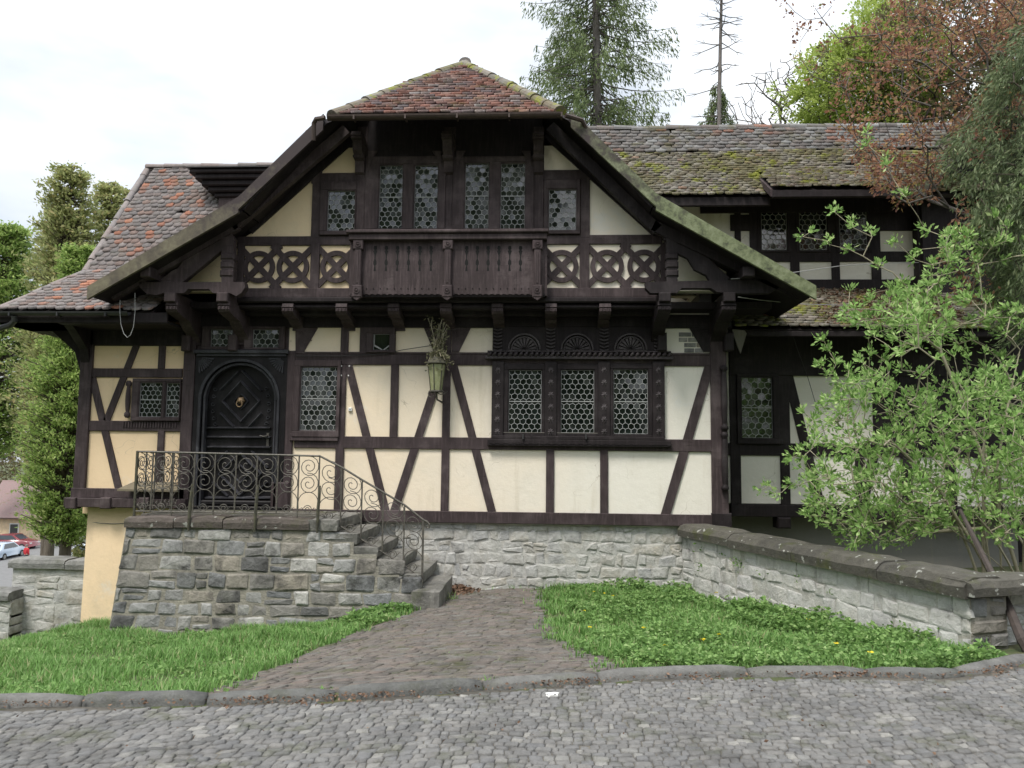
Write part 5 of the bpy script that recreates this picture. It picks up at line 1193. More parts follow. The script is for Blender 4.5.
capstones([tuple(A_), tuple(B_+d*.04)], zcap, .09*sg if sg > 0 else -.09*1, -.40*sg if sg > 0 else .40, .20, 'cap_stone', RW, 6, (.8, 1.5), 'coping', .16)
q0 = B_+nR*.07+d*.10
capstones([tuple(q0), tuple(q0+e2*3.2)], lambda s: zu+.003, .0, .42 if (np.array([-e2[1], e2[0]]) @ d) < 0 else -.42, .155, 'cap_stone', RW, 8, (.9, 1.4), 'coping', .08)
inn = [A_+e2*.02, B_+e2*.02-d*.02, B_+e2*.36-d*.02, A_+e2*.36]; MB().add([(*p, -.8) for p in inn]+[(*p, zu-.0+(zuA-zu)*(k in (0, 3))) for k, p in enumerate(inn)], [(4, 5, 6, 7), (0, 1, 5, 4), (1, 2, 6, 5), (2, 3, 7, 6), (3, 0, 4, 7)]).build('core', 'mortar_pale', RW)
rebase(RW)
for k, (pa, pb, yc, yb, Yw, lab, nm) in enumerate(((10, 90, 568.5, 660, .35, 'low grey stone wall with flat slab coping beside the cream pier', 3), (-90, 10.5, 599, 680, .05, 'lower rubble wall with slab coping at the far left edge of the lawn', 5))):
    w_ = empty('stone_wall', (XX((pa+pb)/2, 600, Yw), Yw, -1.3)); tag(w_, lab, 'wall')
    x0, x1 = XX(pa+1, 600, Yw), XX(pb, 600, Yw); zc = ZZ((pa+pb)/2, yc, Yw)
    wall2((x0, Yw), (x1, Yw), -1, -2.4, zc, 50+k, 'rubble_pale', 'mortar_pale', w_, hs=(.12, .26), ws=(.15, .45), bulge=.007, gap=.016, jit=.035)
    if k: wall2((x1, Yw), (x1, Yw+.36), -1, -2.4, zc, 57, 'rubble_pale', 'mortar_pale', w_, hs=(.12, .2), ws=(.36, .40), bulge=.007)
    capstones([(x0-.06, Yw-.05), (x1, Yw-.05)], lambda s: zc, 0, .45, .16, 'cap_grey', w_, 60+k, (.8, 1.3), 'coping', .05)
    MB().box(x0, x1, Yw+.02, Yw+.36, -2.4, zc).build('core', 'mortar', w_); rebase(w_)

# ------------------------------------------------------------------ small things on the walls
YLn = -.30; LN = empty('wall_lantern', tuple(FP(437, 392, YLn))); tag(LN, 'greenish glass wall lantern on a scrolled iron bracket', 'lantern')
lx, lz0, lz1 = XX(436.5, 380, YLn), ZZ(437, 391, YLn), ZZ(437, 364, YLn); mb = MB(); fr = MB(); n = 6; V = []
for r_, z_ in ((.085, lz0), (.135, lz1)):
    for i in range(n): V.append((lx+r_*math.cos(i*math.pi/3+.3), YLn+r_*math.sin(i*math.pi/3+.3), z_))
mb.add(V, [(i, (i+1) % 6, 6+(i+1) % 6, 6+i) for i in range(6)]+[(5, 4, 3, 2, 1, 0)]); mb.build('lantern_glass', 'lantern_glass', LN)
for i in range(6):
    fr.tube([V[i], V[6+i]], .009, 5); fr.tube([V[i], V[(i+1) % 6]], .009, 5); fr.tube([V[6+i], V[6+(i+1) % 6]], .012, 5)
fr.build('frame', 'iron_mossy', LN)
MB().lathe([(.165, lz1+.005), (.15, lz1+.03), (.06, lz1+.12), (.045, lz1+.16), (.0, lz1+.20)], lx, YLn, 10).build('lid', 'iron_mossy', LN)
br = MB(); br.tube([(lx, YLn, lz0), (lx, YLn, lz0-.06), (lx+.01, YLn+.05, lz0-.13), (lx+.06, -.02, lz0-.16)], .014, 6); br.tube([(lx, YLn, lz0-.02), (lx+.06, YLn, lz0-.05), (lx+.12, YLn+.05, lz0-.04), (lx+.13, -.03, lz0+.02)], .009, 5)
spiral(br, lx-.07, lz0-.05, .06, 1.4, 0, YLn, 1, .007); br.lathe([(.12, lz0-.015), (.12, lz0), (.085, lz0+.012)], lx, YLn, 6)
br.build('bracket', 'iron', LN); rebase(LN)
# withered climbing plant over the lantern
top = FP(436, 322, -.30); pts = []
stem = MB()
for k in range(11):
    p = [np.array([lx+random.uniform(-.06, .06), YLn+random.uniform(-.05, .05), lz1+.02])]; tx = random.uniform(-.14, .16); hgt = random.uniform(.35, .72)
    for j in range(1, 6): p.append(np.array([lx+tx*j/5+random.uniform(-.02, .02), YLn+random.uniform(-.05, .03), lz1+.02+hgt*j/5]))
    stem.tube(p, .006, 4); pts += p
for k in range(16):
    a = random.uniform(0, 6.28); p = [np.array([lx, YLn, lz1+.14])]; r_ = random.uniform(.12, .22); dr = random.uniform(.0, .24)
    for j in range(1, 5): p.append(np.array([lx+r_*math.cos(a)*j/4, YLn+r_*.6*math.sin(a)*j/4, lz1+.14+.05*math.sin(j*.8)-dr*(j/4)**2]))
    stem.tube(p, .005, 4); pts += p[1:]
PL = stem.build('withered_plant', 'bark_pale'); tag(PL, 'withered trailing plant growing out of the top of the wall lantern', 'plant')
C = np.array(pts)[rng.integers(0, len(pts), 900)]+rng.normal(0, .030, (900, 3)); fastmesh('foliage', leaves(C, .055, .4), 4, LF, 'dry_plant', PL)
c = FP(350.5, 409.5, 0); MB().cbox(c[0]-.028, c[0]+.028, -.03, .0, c[2]-.028, c[2]+.028, .006); db = MB().cbox(c[0]-.028, c[0]+.028, -.03, .0, c[2]-.03, c[2]+.03, .006).build('doorbell', 'white_paint'); tag(db, 'small square white doorbell on the cream wall beside the window', 'doorbell')
bt_ = MB().cbox(c[0]-.009, c[0]+.009, -.038, -.03, c[2]-.009, c[2]+.009, .003).build('button', 'lead', db)
def cable(pts, r, mat, name, lab):
    P_ = [np.array(p) for p in pts]; o = MB().tube(P_, r, 5).build(name, mat); tag(o, lab, 'cable'); return o
Q = lambda px, py, Y: FP(px, py, Y)
cable([Q(135, 293, -.9), Q(135, 312, -.9), Q(133.5, 327, -.9), Q(130.5, 335, -.9), Q(127.5, 337.5, -.9), Q(124, 334, -.9), Q(121, 325, -.9), Q(119.8, 312, -.9), Q(120, 300, -.9)], .005, 'cable_white', 'cable', 'loose white cable hanging in a loop under the left eave')
cable([Q(731, 279, -.9), Q(760, 277, -.8), Q(790, 273, -.6), Q(840, 266, .3), Q(880, 263, 1.0), Q(925, 262.5, 1.6)], .006, 'cable_white', 'cable', 'thin pale cable running from the right bargeboard to the upper right wall')
cable([Q(738, 297, -.85), Q(760, 300, -.6), Q(800, 304, 0.0), Q(850, 305.5, .5)], .006, 'cable_white', 'cable', 'thin pale cable sagging above the mossy skirt roof')
cable([Q(790, 326, .25), Q(797, 348, .6), Q(808, 378, .9), Q(828, 445, .93)], .005, 'cable_black', 'cable', 'thin dark wire hanging from the skirt roof down the white right wall')
cable([Q(296, 356, -.06), Q(340, 356, -.06), Q(385, 354, -.06), Q(402, 350, -.06), Q(425, 346.5, -.10), Q(434, 345, -.25)], .006, 'cable_black', 'cable', 'black lamp cable running along the upper rail to the wall lantern')

# ------------------------------------------------------------------ plants: helpers
def skeleton(roots, pts, step=.35, droop=0.0, jit=.04, wob=.25):
    """each point is joined to the nearest node already there; returns nodes, parents, tip ids"""
    nodes = [np.array(p, float) for p in roots[0]]; par = list(roots[1]); tips = []
    arr = np.zeros((len(nodes)+len(pts)*14+10, 3)); arr[:len(nodes)] = nodes; cnt = len(nodes)
    r0 = nodes[0]; plen = np.zeros(len(arr))
    for i in range(1, cnt): plen[i] = plen[par[i]]+np.linalg.norm(arr[i]-arr[par[i]])
    for p in sorted(pts, key=lambda q: np.linalg.norm(q-r0)):
        dd = np.linalg.norm(arr[:cnt]-p, axis=1); k = int(np.argmin(dd+plen[:cnt]*wob)); L_ = dd[k]; m = max(1, min(12, int(L_/step))); a = arr[k].copy(); prev = k
        for j in range(1, m+1):
            f = j/m; q = a+(p-a)*f+rng.normal(0, jit, 3)*(j < m); q[2] += droop*L_*math.sin(math.pi*f)
            arr[cnt] = q; par.append(prev); plen[cnt] = plen[prev]+L_/m; prev = cnt; cnt += 1
        tips.append(prev)
    return arr[:cnt], par, tips
def skel_mesh(name, arr, par, mat, r0=.004, ex=.45, parent=None, n=5, rmax=9):
    c = np.zeros(len(arr)); ch = np.zeros(len(arr), int)
    for i in range(len(arr)-1, 0, -1):
        if ch[i] == 0: c[i] = 1
        c[par[i]] += c[i]; ch[par[i]] += 1
    rad = np.minimum(r0*np.maximum(c, 1)**ex, rmax); mb = MB()
    for i in range(1, len(arr)):
        a, b = arr[par[i]], arr[i]; rp = min(rad[par[i]], rad[i]*1.35)
        mb.tube([a, b], [rp, rad[i]], n, caps=False)
    return mb.build(name, mat, parent, True)
def px_points(poly, n, Ya, Yb, clump=None):
    """points whose place is spread over a region in depth range"""
    out = []; x0, x1 = min(p[0] for p in poly), max(p[0] for p in poly); y0, y1 = min(p[1] for p in poly), max(p[1] for p in poly)
    cc = None
    if clump: 
        cc = [(random.uniform(x0, x1), random.uniform(y0, y1)) for _ in range(clump[0])]
    while len(out) < n:
        if cc: q = random.choice(cc); x, y = random.gauss(q[0], clump[1]), random.gauss(q[1], clump[1])
        else: x, y = random.uniform(x0, x1), random.uniform(y0, y1)
        if inpoly(poly, x, y): out.append(FP(x, y, random.uniform(Ya, Yb)))
    return out
def tufts(P, dirs, k, size, spread, asp=.5, jitter=1.0):
    C = np.repeat(np.asarray(P), k, 0); U = np.repeat(np.asarray(dirs), k, 0); U = unit(U+rng.normal(0, jitter, C.shape)*.7)
    C = C+U*(size*.5+rng.uniform(0, spread, (len(C), 1))); return leaves(C, size, asp, U, .15)
def trunk_mesh(name, p0, p1, r0, r1, mat, parent, n=9):
    p0, p1 = np.array(p0, float), np.array(p1, float); P_ = []; rs = []
    for i in range(10):
        f = i/9; P_.append(p0+(p1-p0)*f+np.array([.3*r0*math.sin(f*7), .3*r0*math.cos(f*5), 0])*(i > 0)); rs.append((r0+(r1-r0)*f)*(1.25 if i == 0 else 1))
    return MB().tube(P_, rs, n).build(name, mat, parent, True)
def thuja(px, dist_Y, ytop, rad_px, mat, lab, seed, base_z=None, n=260, leafsize=.26, k=34, yb=None, loose=0.0, cl_=.075, cat='tree', name='conifer'):
    global rng
    rng = np.random.default_rng(seed); top = FP(px, ytop, dist_Y); X = top[0]; Y = dist_Y; zb = float(gz(X, Y)) if base_z is None else base_z; H_ = top[2]-zb; Rm = rad_px*(dist_Y+12)/FPX
    t_ = empty(name, (X, Y, zb)); tag(t_, lab, cat, 'conifers left of the house')
    trunk_mesh('trunk', (X, Y, zb-.2), (X, Y, zb+H_*.96), .05*Rm+.12, .03, 'bark', t_)
    f0 = .06 if yb is None else max(.02, (ZZ(px, yb, Y)-zb)/H_); f = f0+(1-f0)*rng.uniform(0, 1, n)**.85; a = rng.uniform(0, 2*np.pi, n); Rf = Rm*np.clip(1.08-f, .03, 1)**.55*np.clip(.36+(f-f0)*3.2, 0, 1)*(1+.22*np.sin(a*3+f*14+seed)+rng.normal(0, .10+loose, n))
    rr = Rf*rng.uniform(.72, 1, n); E = np.stack([X+rr*np.cos(a), Y+rr*np.sin(a), zb+H_*f*.985+.1*Rf], 1); A = np.stack([X+0*a, Y+0*a, zb+H_*f-.35*Rf], 1); A[:, 2] = np.maximum(A[:, 2], zb+.2)
    mb = MB()
    for p, q in zip(A, E): mb.tube([p, (p+q)/2+np.array([0, 0, -.05]), q], [.035, .02, .008], 4, caps=False)
    mb.build('branches', 'bark', t_)
    tt = rng.uniform(.6, 1.08, (n, k)); P_ = A[:, None]+(E-A)[:, None]*tt[..., None]+rng.normal(0, cl_*(1+.25*Rm), (n, k, 3))*(.35+.65*tt[..., None])*np.array([1, 1, .6]); P_ = P_.reshape(-1, 3)
    up = np.repeat(unit(E-A), k, 0)*.8+np.array([0, 0, .25]); o = fastmesh('crown', leaves(P_, leafsize, .42, up, .9), 4, LF, mat, t_); rebase(t_); return t_
thuja(82, 11, 245, 52, 'thuja', 'dense dark green conifer rising behind the low wall at the left', 101, n=1700, k=38, leafsize=.11, yb=546, loose=.06, cl_=.065)
thuja(72, 20, 163, 52, 'thuja_pale', 'tall pale conifer with the highest of the tips left of the house roof', 102, n=900, k=24, leafsize=.19, loose=.16, yb=490, cl_=.09)
thuja(111, 22, 178, 40, 'thuja_pale', 'pale conifer whose tip stands just left of the tiled hip', 103, n=700, k=24, leafsize=.19, loose=.16, yb=565, cl_=.09)
thuja(66, 23, 205, 54, 'thuja_pale', 'pale conifer with a lower tip than its tall neighbour', 104, n=800, k=24, leafsize=.19, loose=.16, yb=455, cl_=.09)
thuja(130, 24, 186, 36, 'thuja_pale', 'slim conifer half hidden behind the left hip of the roof', 105, n=600, k=24, leafsize=.19, loose=.12, yb=560, cl_=.09)
thuja(8, 26, 222, 62, 'thuja', 'darker conifer at the left edge of the picture behind the pale ones', 106, n=1100, k=26, leafsize=.2, loose=.12, yb=455, cl_=.09)

def spruce(px, Y, ytop, rad, lab, seed, mat='spruce', nb=150, zmin_frac=.0, size=.26, k=60, group=None, name='spruce', zb=None, sparse=1.0, trunk_r=.2):
    global rng
    rng = np.random.default_rng(seed); top = FP(px, ytop, Y); X = top[0]; zb = float(gz(X, Y)) if zb is None else zb; H_ = top[2]-zb
    t_ = empty(name, (X, Y, zb)); tag(t_, lab, 'tree', group)
    trunk_mesh('trunk', (X, Y, zb-.2), (X, Y, top[2]-.1), trunk_r, .02, 'bark_grey', t_)
    mb = MB(); Pts = []; Ups = []
    for i in range(nb):
        f = zmin_frac+(1-zmin_frac)*(i+rng.random())/nb; a = rng.uniform(0, 6.28); L_ = rad*(1.02-f)**.7*rng.uniform(.55, 1.12)*sparse; z = zb+H_*f; pts = []
        for j in range(6):
            s = j/5; pts.append(np.array([X+L_*s*math.cos(a), Y+L_*s*math.sin(a), z-L_*(.42*s-.28*s*s)+.0]))
        mb.tube(pts, [.05*(1-f)+.012, .035*(1-f)+.01, .02, .015, .01, .005], 4, caps=False)
        m = max(6, int(k*L_/rad)); s = rng.uniform(.18, 1.02, m)**.8; idx = np.clip((s*5).astype(int), 0, 4); fr_ = s*5-idx; p = np.array(pts)[idx]*(1-fr_[:, None])+np.array(pts)[np.minimum(idx+1, 5)]*fr_[:, None]
        side = np.array([-math.sin(a), math.cos(a), 0]); w = rng.normal(0, .16*L_*.5, m)*(1.15-s); hang = rng.uniform(0, .75, m)*(.4+.6*L_/rad)
        q = p+side*w[:, None]; q[:, 2] -= hang; Pts.append(q); Ups.append(np.tile(np.array([math.cos(a)*.5, math.sin(a)*.5, -1.0]), (m, 1))+side*np.sign(w)[:, None]*.4)
    mb.build('branches', 'bark_grey', t_); fastmesh('crown', leaves(np.concatenate(Pts), size, .24, unit(np.concatenate(Ups)), .55), 4, LF, mat, t_); rebase(t_); return t_
spruce(597, 15, -420, 4.1, 'tall ragged spruce with drooping branches behind the roof ridge', 201, nb=640, k=300, size=.17, zmin_frac=.22, trunk_r=.24)
spruce(717, 28, 84, 4.4, 'small dark young spruce standing beside the dead trunk', 202, nb=420, k=150, size=.24, trunk_r=.1, zmin_frac=.5)
# dead spruce: bare trunk with short snapped branches
rng = np.random.default_rng(203); b = FP(719, 130, 26); X = b[0]; zb = float(gz(X, 26)); tp = FP(722.5, -70, 26); DT = empty('dead_spruce', (X, 26, zb)); tag(DT, 'bare dead spruce trunk with short leafless branches above the ridge', 'tree')
trunk_mesh('trunk', (X-.4, 26, zb), tuple(tp), .20, .05, 'bark_grey', DT); mb = MB()
for i in range(90):
    f = rng.uniform(.45, .98); z = zb+(tp[2]-zb)*f; xx = X-.4+(tp[0]-X+.4)*f; a = rng.uniform(0, 6.28); L_ = rng.uniform(.5, 1.9)*min(1, (1.03-f)*4.5); p = [np.array([xx, 26, z])]
    for j in (1, 2, 3): p.append(np.array([xx+L_*j/3*math.cos(a), 26+L_*j/3*math.sin(a), z-L_*.30*(j/3)+L_*.12*(j/3)**2+rng.normal(0, .04)]))
    mb.tube(p, [.034, .026, .02, .012], 4, caps=False)
    if L_ > .8:
        for s in (-1, 1): mb.tube([p[2], p[2]+np.array([math.cos(a+s*.6), math.sin(a+s*.6), -.1])*L_*.3], [.012, .006], 4, caps=False)
mb.build('branches', 'bark_grey', DT); rebase(DT)
def crown_tree(name, lab, cpx, cpy, Y, rpx, mat, n, k, size, bark, seed, group=None, squash=1.0, hollow=.45, twig=.012, asp=.55, root=None, spread=.25, clip=None):
    global rng
    rng = np.random.default_rng(seed); random.seed(seed); c = FP(cpx, cpy, Y); Rr = rpx*(Y+12)/FPX; zb = float(gz(c[0], Y)); base = np.array([c[0], Y, zb]) if root is None else np.array(root, float)
    v = unit(rng.normal(size=(n, 3)))*(rng.uniform(hollow**3, 1, (n, 1))**(1/3)); lob = 1+.16*np.sin(v[:, :1]*5+seed)+.14*np.sin(v[:, 2:]*6+1)+.1*np.sin(v[:, 1:2]*7); P_ = c+v*lob*Rr*np.array([1, 1, squash])
    P_ = P_[P_[:, 2] > zb+.4]
    t_ = empty(name, tuple(base)); tag(t_, lab, 'tree', group)
    hh = c[2]-Rr*squash*.5; mid = np.array([base[0], base[1], hh]) if root is None else (base+c)/2
    arr, par, tips = skeleton(([base, (base*2+mid)/3, (base+mid*2)/3, mid], [0, 0, 1, 2]), list(P_), step=Rr*.16, jit=Rr*.02, droop=.04)
    skel_mesh('trunk', arr, par, bark, twig, .42, t_)
    if k:
        T = arr[tips]; dr = unit(T-c+np.array([0, 0, .2*Rr])); fastmesh('crown', tufts(T, dr, k, size, spread, asp), 4, LF, mat, t_)
    rebase(t_); return t_
crown_tree('bare_tree', 'leafless tree of thin upright twigs left of the bright green tree', 785, 112, 24, 48, None, 420, 0, .1, 'bark_grey', 301, squash=1.3, twig=.016, hollow=.2)
crown_tree('beech_tree', 'bright yellow-green tree in fresh leaf behind the right end of the ridge', 872, 95, 22, 68, 'lime_leaf', 1700, 44, .14, 'bark', 302, squash=1.35, spread=.45)
crown_tree('woodland_tree', 'brownish budding tree on the slope behind the right gable', 935, 70, 20, 92, 'brown_leaf', 700, 20, .17, 'twig_dark', 303, spread=.5)
crown_tree('woodland_tree', 'dull green tree at the right edge behind the hemlock', 1045, 90, 17, 110, 'brown_leaf', 700, 20, .17, 'twig_dark', 304, spread=.5)
# copper-leaved maple reaching over the roof from the right
rng = np.random.default_rng(401); random.seed(401)
mroot = FP(1110, 420, -.5); mroot[2] = float(gz(mroot[0], mroot[1])); mtop = FP(1075, 120, -.7)
pm = px_points([(832, 115), (838, 70), (862, 25), (905, -30), (1040, -30), (1040, 130), (985, 165), (950, 150), (905, 190), (880, 190), (850, 150)], 760, -2.2, .3, (70, 17))
pm += px_points([(870, 140), (950, 160), (935, 200), (895, 205), (870, 180)], 90, -1.4, -.2); pm += px_points([(930, 180), (1015, 170), (1024, 330), (985, 330), (940, 260)], 40, -2.2, -1.2, (9, 8))
pm += [FP(x, y, -1.5) for x, y in ((812, 76), (818, 62), (826, 50), (838, 38), (850, 26), (800, 42), (806, 20), (795, 12), (815, 8), (808, 30), (822, 18), (786, 2), (832, 6), (800, 58), (806, 66), (797, 26))]
MT = empty('maple_tree', tuple(mroot)); tag(MT, 'copper-leaved tree whose dark branches reach over the right roof', 'tree')
arr, par, tips = skeleton(([mroot, mroot*.67+mtop*.33, mroot*.33+mtop*.67, mtop], [0, 0, 1, 2]), pm, step=.25, jit=.035, droop=.05, wob=.12)
skel_mesh('trunk', arr, par, 'bark_grey', .0042, .44, MT); T = arr[tips]; fastmesh('crown', tufts(T, unit(rng.normal(size=T.shape)+np.array([-.4, -.2, -.2])), 13, .055, .13, .6), 4, LF, 'maple_leaf', MT); rebase(MT)
# hemlock: hanging sprays on the right
rng = np.random.default_rng(402); random.seed(402)
hroot = FP(1120, 420, -1.6); hroot[2] = float(gz(hroot[0], hroot[1])); htop = FP(1105, -40, -1.8)
ph = px_points([(958, 132), (985, 95), (1000, 50), (1024, 20), (1050, 20), (1050, 320), (1010, 300), (1000, 240), (968, 200), (942, 165)], 420, -2.6, -1.2, (60, 14)); ph += px_points([(985, 230), (1040, 220), (1040, 345), (1000, 330)], 70, -2.2, -1.2)
HT = empty('hemlock_tree', tuple(hroot)); tag(HT, 'grey-green hemlock with hanging feathery sprays at the right edge', 'tree')
arr, par, tips = skeleton(([hroot]+[hroot+(htop-hroot)*f for f in np.linspace(.1, 1, 10)], [0]+list(range(10))), ph, step=.25, jit=.03, droop=.08, wob=.05)
skel_mesh('trunk', arr, par, 'bark', .0035, .45, HT); T = arr[tips]; n_ = 46
C = np.repeat(T, n_, 0); tt = rng.uniform(0, 1, (len(C), 1)); dirn = unit(np.repeat(unit(rng.normal(0, .35, T.shape)+np.array([-.55, -.1, -.55])), n_, 0)); C = C+dirn*(tt-.35)*.42+rng.normal(0, .035, C.shape)+np.array([0, 0, -1])*(tt**2)*.10
fastmesh('crown', leaves(C, .085, .22, dirn+rng.normal(0, .35, C.shape)+np.array([0, 0, -.35]), .3), 4, LF, 'hemlock', HT); rebase(HT)
# leafy shrub in front of the right range
rng = np.random.default_rng(403); random.seed(403)
SB = empty('leafy_shrub', (5.3, -2.2, 0)); tag(SB, 'light green spring shrub sprawling over the right retaining wall', 'shrub')
sroot = np.array([5.35, -2.3, .0]); stems = [sroot]; sp = [0]; 
for (px, py, Y) in ((1000, 470, -2.6), (960, 430, -2.4), (925, 470, -2.6), (985, 390, -2.2), (1030, 440, -2.9), (890, 440, -2.7), (940, 350, -2.2), (1020, 350, -2.5), (870, 500, -2.8), (955, 500, -3.0)):
    q = FP(px, py, Y); b = sroot+rng.normal(0, .16, 3)*np.array([1, 1, 0]); stems.append(b); sp.append(0); k = len(stems)-1
    for f in (.25, .5, .75, 1): stems.append(b+(q-b)*f+np.array([0, 0, .22*math.sin(math.pi*f)])); sp.append(k); k = len(stems)-1
ps = px_points([(798, 470), (806, 430), (838, 385), (862, 345), (850, 300), (905, 290), (960, 300), (1040, 330), (1040, 560), (980, 520), (900, 548), (842, 545), (806, 515)], 700, -3.4, -1.0, (80, 14))
ps += px_points([(800, 400), (1040, 380), (1040, 545), (815, 520)], 260, -3.2, -1.4); ps += px_points([(905, 255), (960, 230), (1040, 190), (1040, 345), (900, 320)], 120, -3.0, -1.5, (24, 12)); ps += px_points([(846, 292), (930, 285), (930, 345), (838, 330)], 60, -2.6, -1.4)
for line in (((925, 300), (902, 282), (876, 265), (852, 250), (830, 243), (806, 233)), ((935, 285), (915, 262), (895, 246), (870, 234), (856, 225), (834, 210)), ((950, 262), (928, 228), (903, 197), (884, 165), (868, 148), (866, 132)), ((830, 470), (812, 478), (795, 484), (778, 492), (766, 489)), ((838, 440), (818, 446), (800, 452), (792, 460)), ((850, 372), (838, 362), (827, 352), (822, 338)), ((858, 395), (842, 388), (830, 372), (824, 366)), ((985, 250), (1005, 215), (1020, 195))):
    for (x, y) in line:
        for _ in range(2): ps.append(FP(x+random.uniform(-4, 4), y+random.uniform(-4, 4), -2.3+random.uniform(-.1, .1)))
arr, par, tips = skeleton((stems, sp), ps, step=.16, jit=.018, droop=.05, wob=.10)
skel_mesh('stems', arr, par, 'bark_pale', .0038, .42, SB, rmax=.035); T = arr[tips]; base_dir = unit(T-arr[[par[i] for i in tips]])
fastmesh('foliage', tufts(T, base_dir+np.array([0, 0, .35]), 20, .062, .09, .45, 1.0), 4, LF, 'shrub_leaf', SB); rebase(SB)
# dark trunk leaning at the right end of the wall
lt = MB().tube([FP(1040, 670, -5.0), FP(1022, 640, -4.9), FP(1008, 606, -4.6), FP(985, 560, -3.8), FP(960, 510, -3.2)], [.05, .045, .04, .03, .02], 7).build('shrub_stem', 'twig_dark'); lt.parent = SB; lt.matrix_parent_inverse = SB.matrix_world.inverted()

# ------------------------------------------------------------------ grass, weeds, litter
rng = np.random.default_rng(500)
def noise2(x, y, s=1.0):
    return (np.sin(x*3.1*s+1.3*np.sin(y*2.3*s))+np.sin(y*4.3*s+1.7*np.sin(x*1.9*s+2))+np.sin((x+y)*6.1*s+.8))/6+.5
wallside = lambda x, y: ((x-A_[0])*nR[0]+(y-A_[1])*nR[1])
def lawn(x, y):
    k = (y > kerbY(x)+.17) & (y < .02) & (wallside(x, y) > .03) & (y > -11.6)
    k &= ~((x > xl0-.12) & (x < nose[5]+.02) & (y > YF-.10+.0*(x)) ) & ~((x > XX(70, 617)-.0) & (x < xl0) & (y > -.14))
    return k
def scatter(n, x0, x1, y0, y1, keep):
    x = rng.uniform(x0, x1, n); y = rng.uniform(y0, y1, n); k = keep(x, y); return x[k], y[k]
def edge_path(x, y): return onpath(x+.22*(noise2(x, y, 2.5)-.5)*2+rng.normal(0, .06, np.shape(x)), y+.16*(noise2(y, x, 3)-.5)*2+rng.normal(0, .05, np.shape(y)))
def blades(name, n, x0, x1, y0, y1, keep, hmin, hmax, mat, wid=.006):
    x, y = scatter(n, x0, x1, y0, y1, keep); d_ = np.clip(.55*noise2(x, y, 1.4)+.45*noise2(y+5, x-3, .55), 0, 1); k = rng.random(len(x)) < .10+1.25*d_; x, y, d_ = x[k], y[k], d_[k]; m = len(x)
    h = (hmin+(hmax-hmin)*d_*rng.uniform(.4, 1.3, m))*np.minimum(1, .35+(y-kerbY(x)-.15)*1.6); a = rng.uniform(0, 6.28, m); z = gz(x, y)-.01; b = rng.uniform(.15, .9, m)*h; w = wid*rng.uniform(.6, 1.4, m)
    P0 = np.stack([x, y, z], 1); s = np.stack([-np.sin(a), np.cos(a), 0*a], 1)*w[:, None]; dr = np.stack([np.cos(a), np.sin(a), 0*a], 1); up = np.array([0, 0, 1.0])
    m1 = P0+dr*(b*.3)[:, None]+up*(h*.62)[:, None]; tip = P0+dr*b[:, None]+up*h[:, None]
    return fastmesh(name, np.stack([P0-s, P0+s, m1+s*.7, m1-s*.7, tip], 1), 5, [(0, 1, 2), (0, 2, 3), (3, 2, 4)], mat)
lawnL = lambda x, y: lawn(x, y) & ~edge_path(x, y) & (x < .9)
lawnR = lambda x, y: lawn(x, y) & ~edge_path(x, y) & (x > -.2)
gl = blades('grass', 170000, -11, 1, -7.6, .0, lambda x, y: lawnL(x, y) & (x < -.0), .03, .17, 'grass'); tag(gl, 'bright green grass on the sloping lawn left of the brick path', 'grass', kind='stuff')
gr = blades('grass', 90000, 0, 4.6, -7.0, .0, lawnR, .02, .15, 'grass'); tag(gr, 'bright green grass between the brick path and the retaining wall', 'grass', kind='stuff')
gt = blades('grass', 26000, -7, -2.0, -2.8, .0, lambda x, y: lawnL(x, y) & (y > -2.6), .05, .15, 'grass', .006); tag(gt, 'taller grass along the foot of the stone landing', 'grass', kind='stuff')
def weeds(name, n, x0, x1, y0, y1, keep, h0, h1, size, lab, mat='weed'):
    x, y = scatter(n, x0, x1, y0, y1, keep); d_ = noise2(x+3, y-2, 1.1); k = rng.random(len(x)) < np.clip((d_-.42)*4.2, .03, 1); x, y, d_ = x[k], y[k], d_[k]
    nn = 5; P_ = np.stack([x, y, gz(x, y)+(h0+(h1-h0)*d_)*rng.uniform(.3, 1.1, len(x))], 1); C = np.repeat(P_, nn, 0); up = unit(rng.normal(size=C.shape)*np.array([1, 1, .35])+np.array([0, 0, .15]))
    C = C+up*size*.55+rng.normal(0, size*.25, C.shape); o = fastmesh(name, leaves(C, size, .55, up, .25), 4, LF, mat); tag(o, lab, 'ground cover', kind='stuff'); return o
weeds('ground_cover', 22000, .2, 4.6, -6.6, .0, lambda x, y: lawnR(x, y), .02, .15, .040, 'leafy weeds spreading over the right lawn')
weeds('ground_cover', 12000, 1.0, 4.8, -5.8, -.02, lambda x, y: lawnR(x, y) & ((wallside(x, y) < .9) | (y > -.9)), .05, .22, .050, 'tall ground elder along the foot of the retaining wall')
weeds('ground_cover', 9000, -9, -1.0, -7.0, -.2, lambda x, y: lawnL(x, y), .015, .09, .04, 'small clover and weed leaves in the left lawn')
weeds('ground_cover', 2500, -2.6, -.8, -2.6, -1.6, lambda x, y: lawnL(x, y), .04, .16, .06, 'broad weeds growing at the foot of the steps')
weeds('ground_cover', 1500, 3.0, 4.6, -6.6, -5.2, lambda x, y: (y > kerbY(x)+.17) & (wallside(x, y) > .02), .05, .2, .055, 'weeds behind the kerb at the end of the retaining wall')
pg = blades('grass', 30000, bx0, bx1, -7.0, -.05, lambda x, y: onpath(x, y) & (noise2(x, y, 2.2) > .50), .010, .034, 'grass', .0045); tag(pg, 'thin tufts of grass in the joints of the brick path', 'grass', kind='stuff')
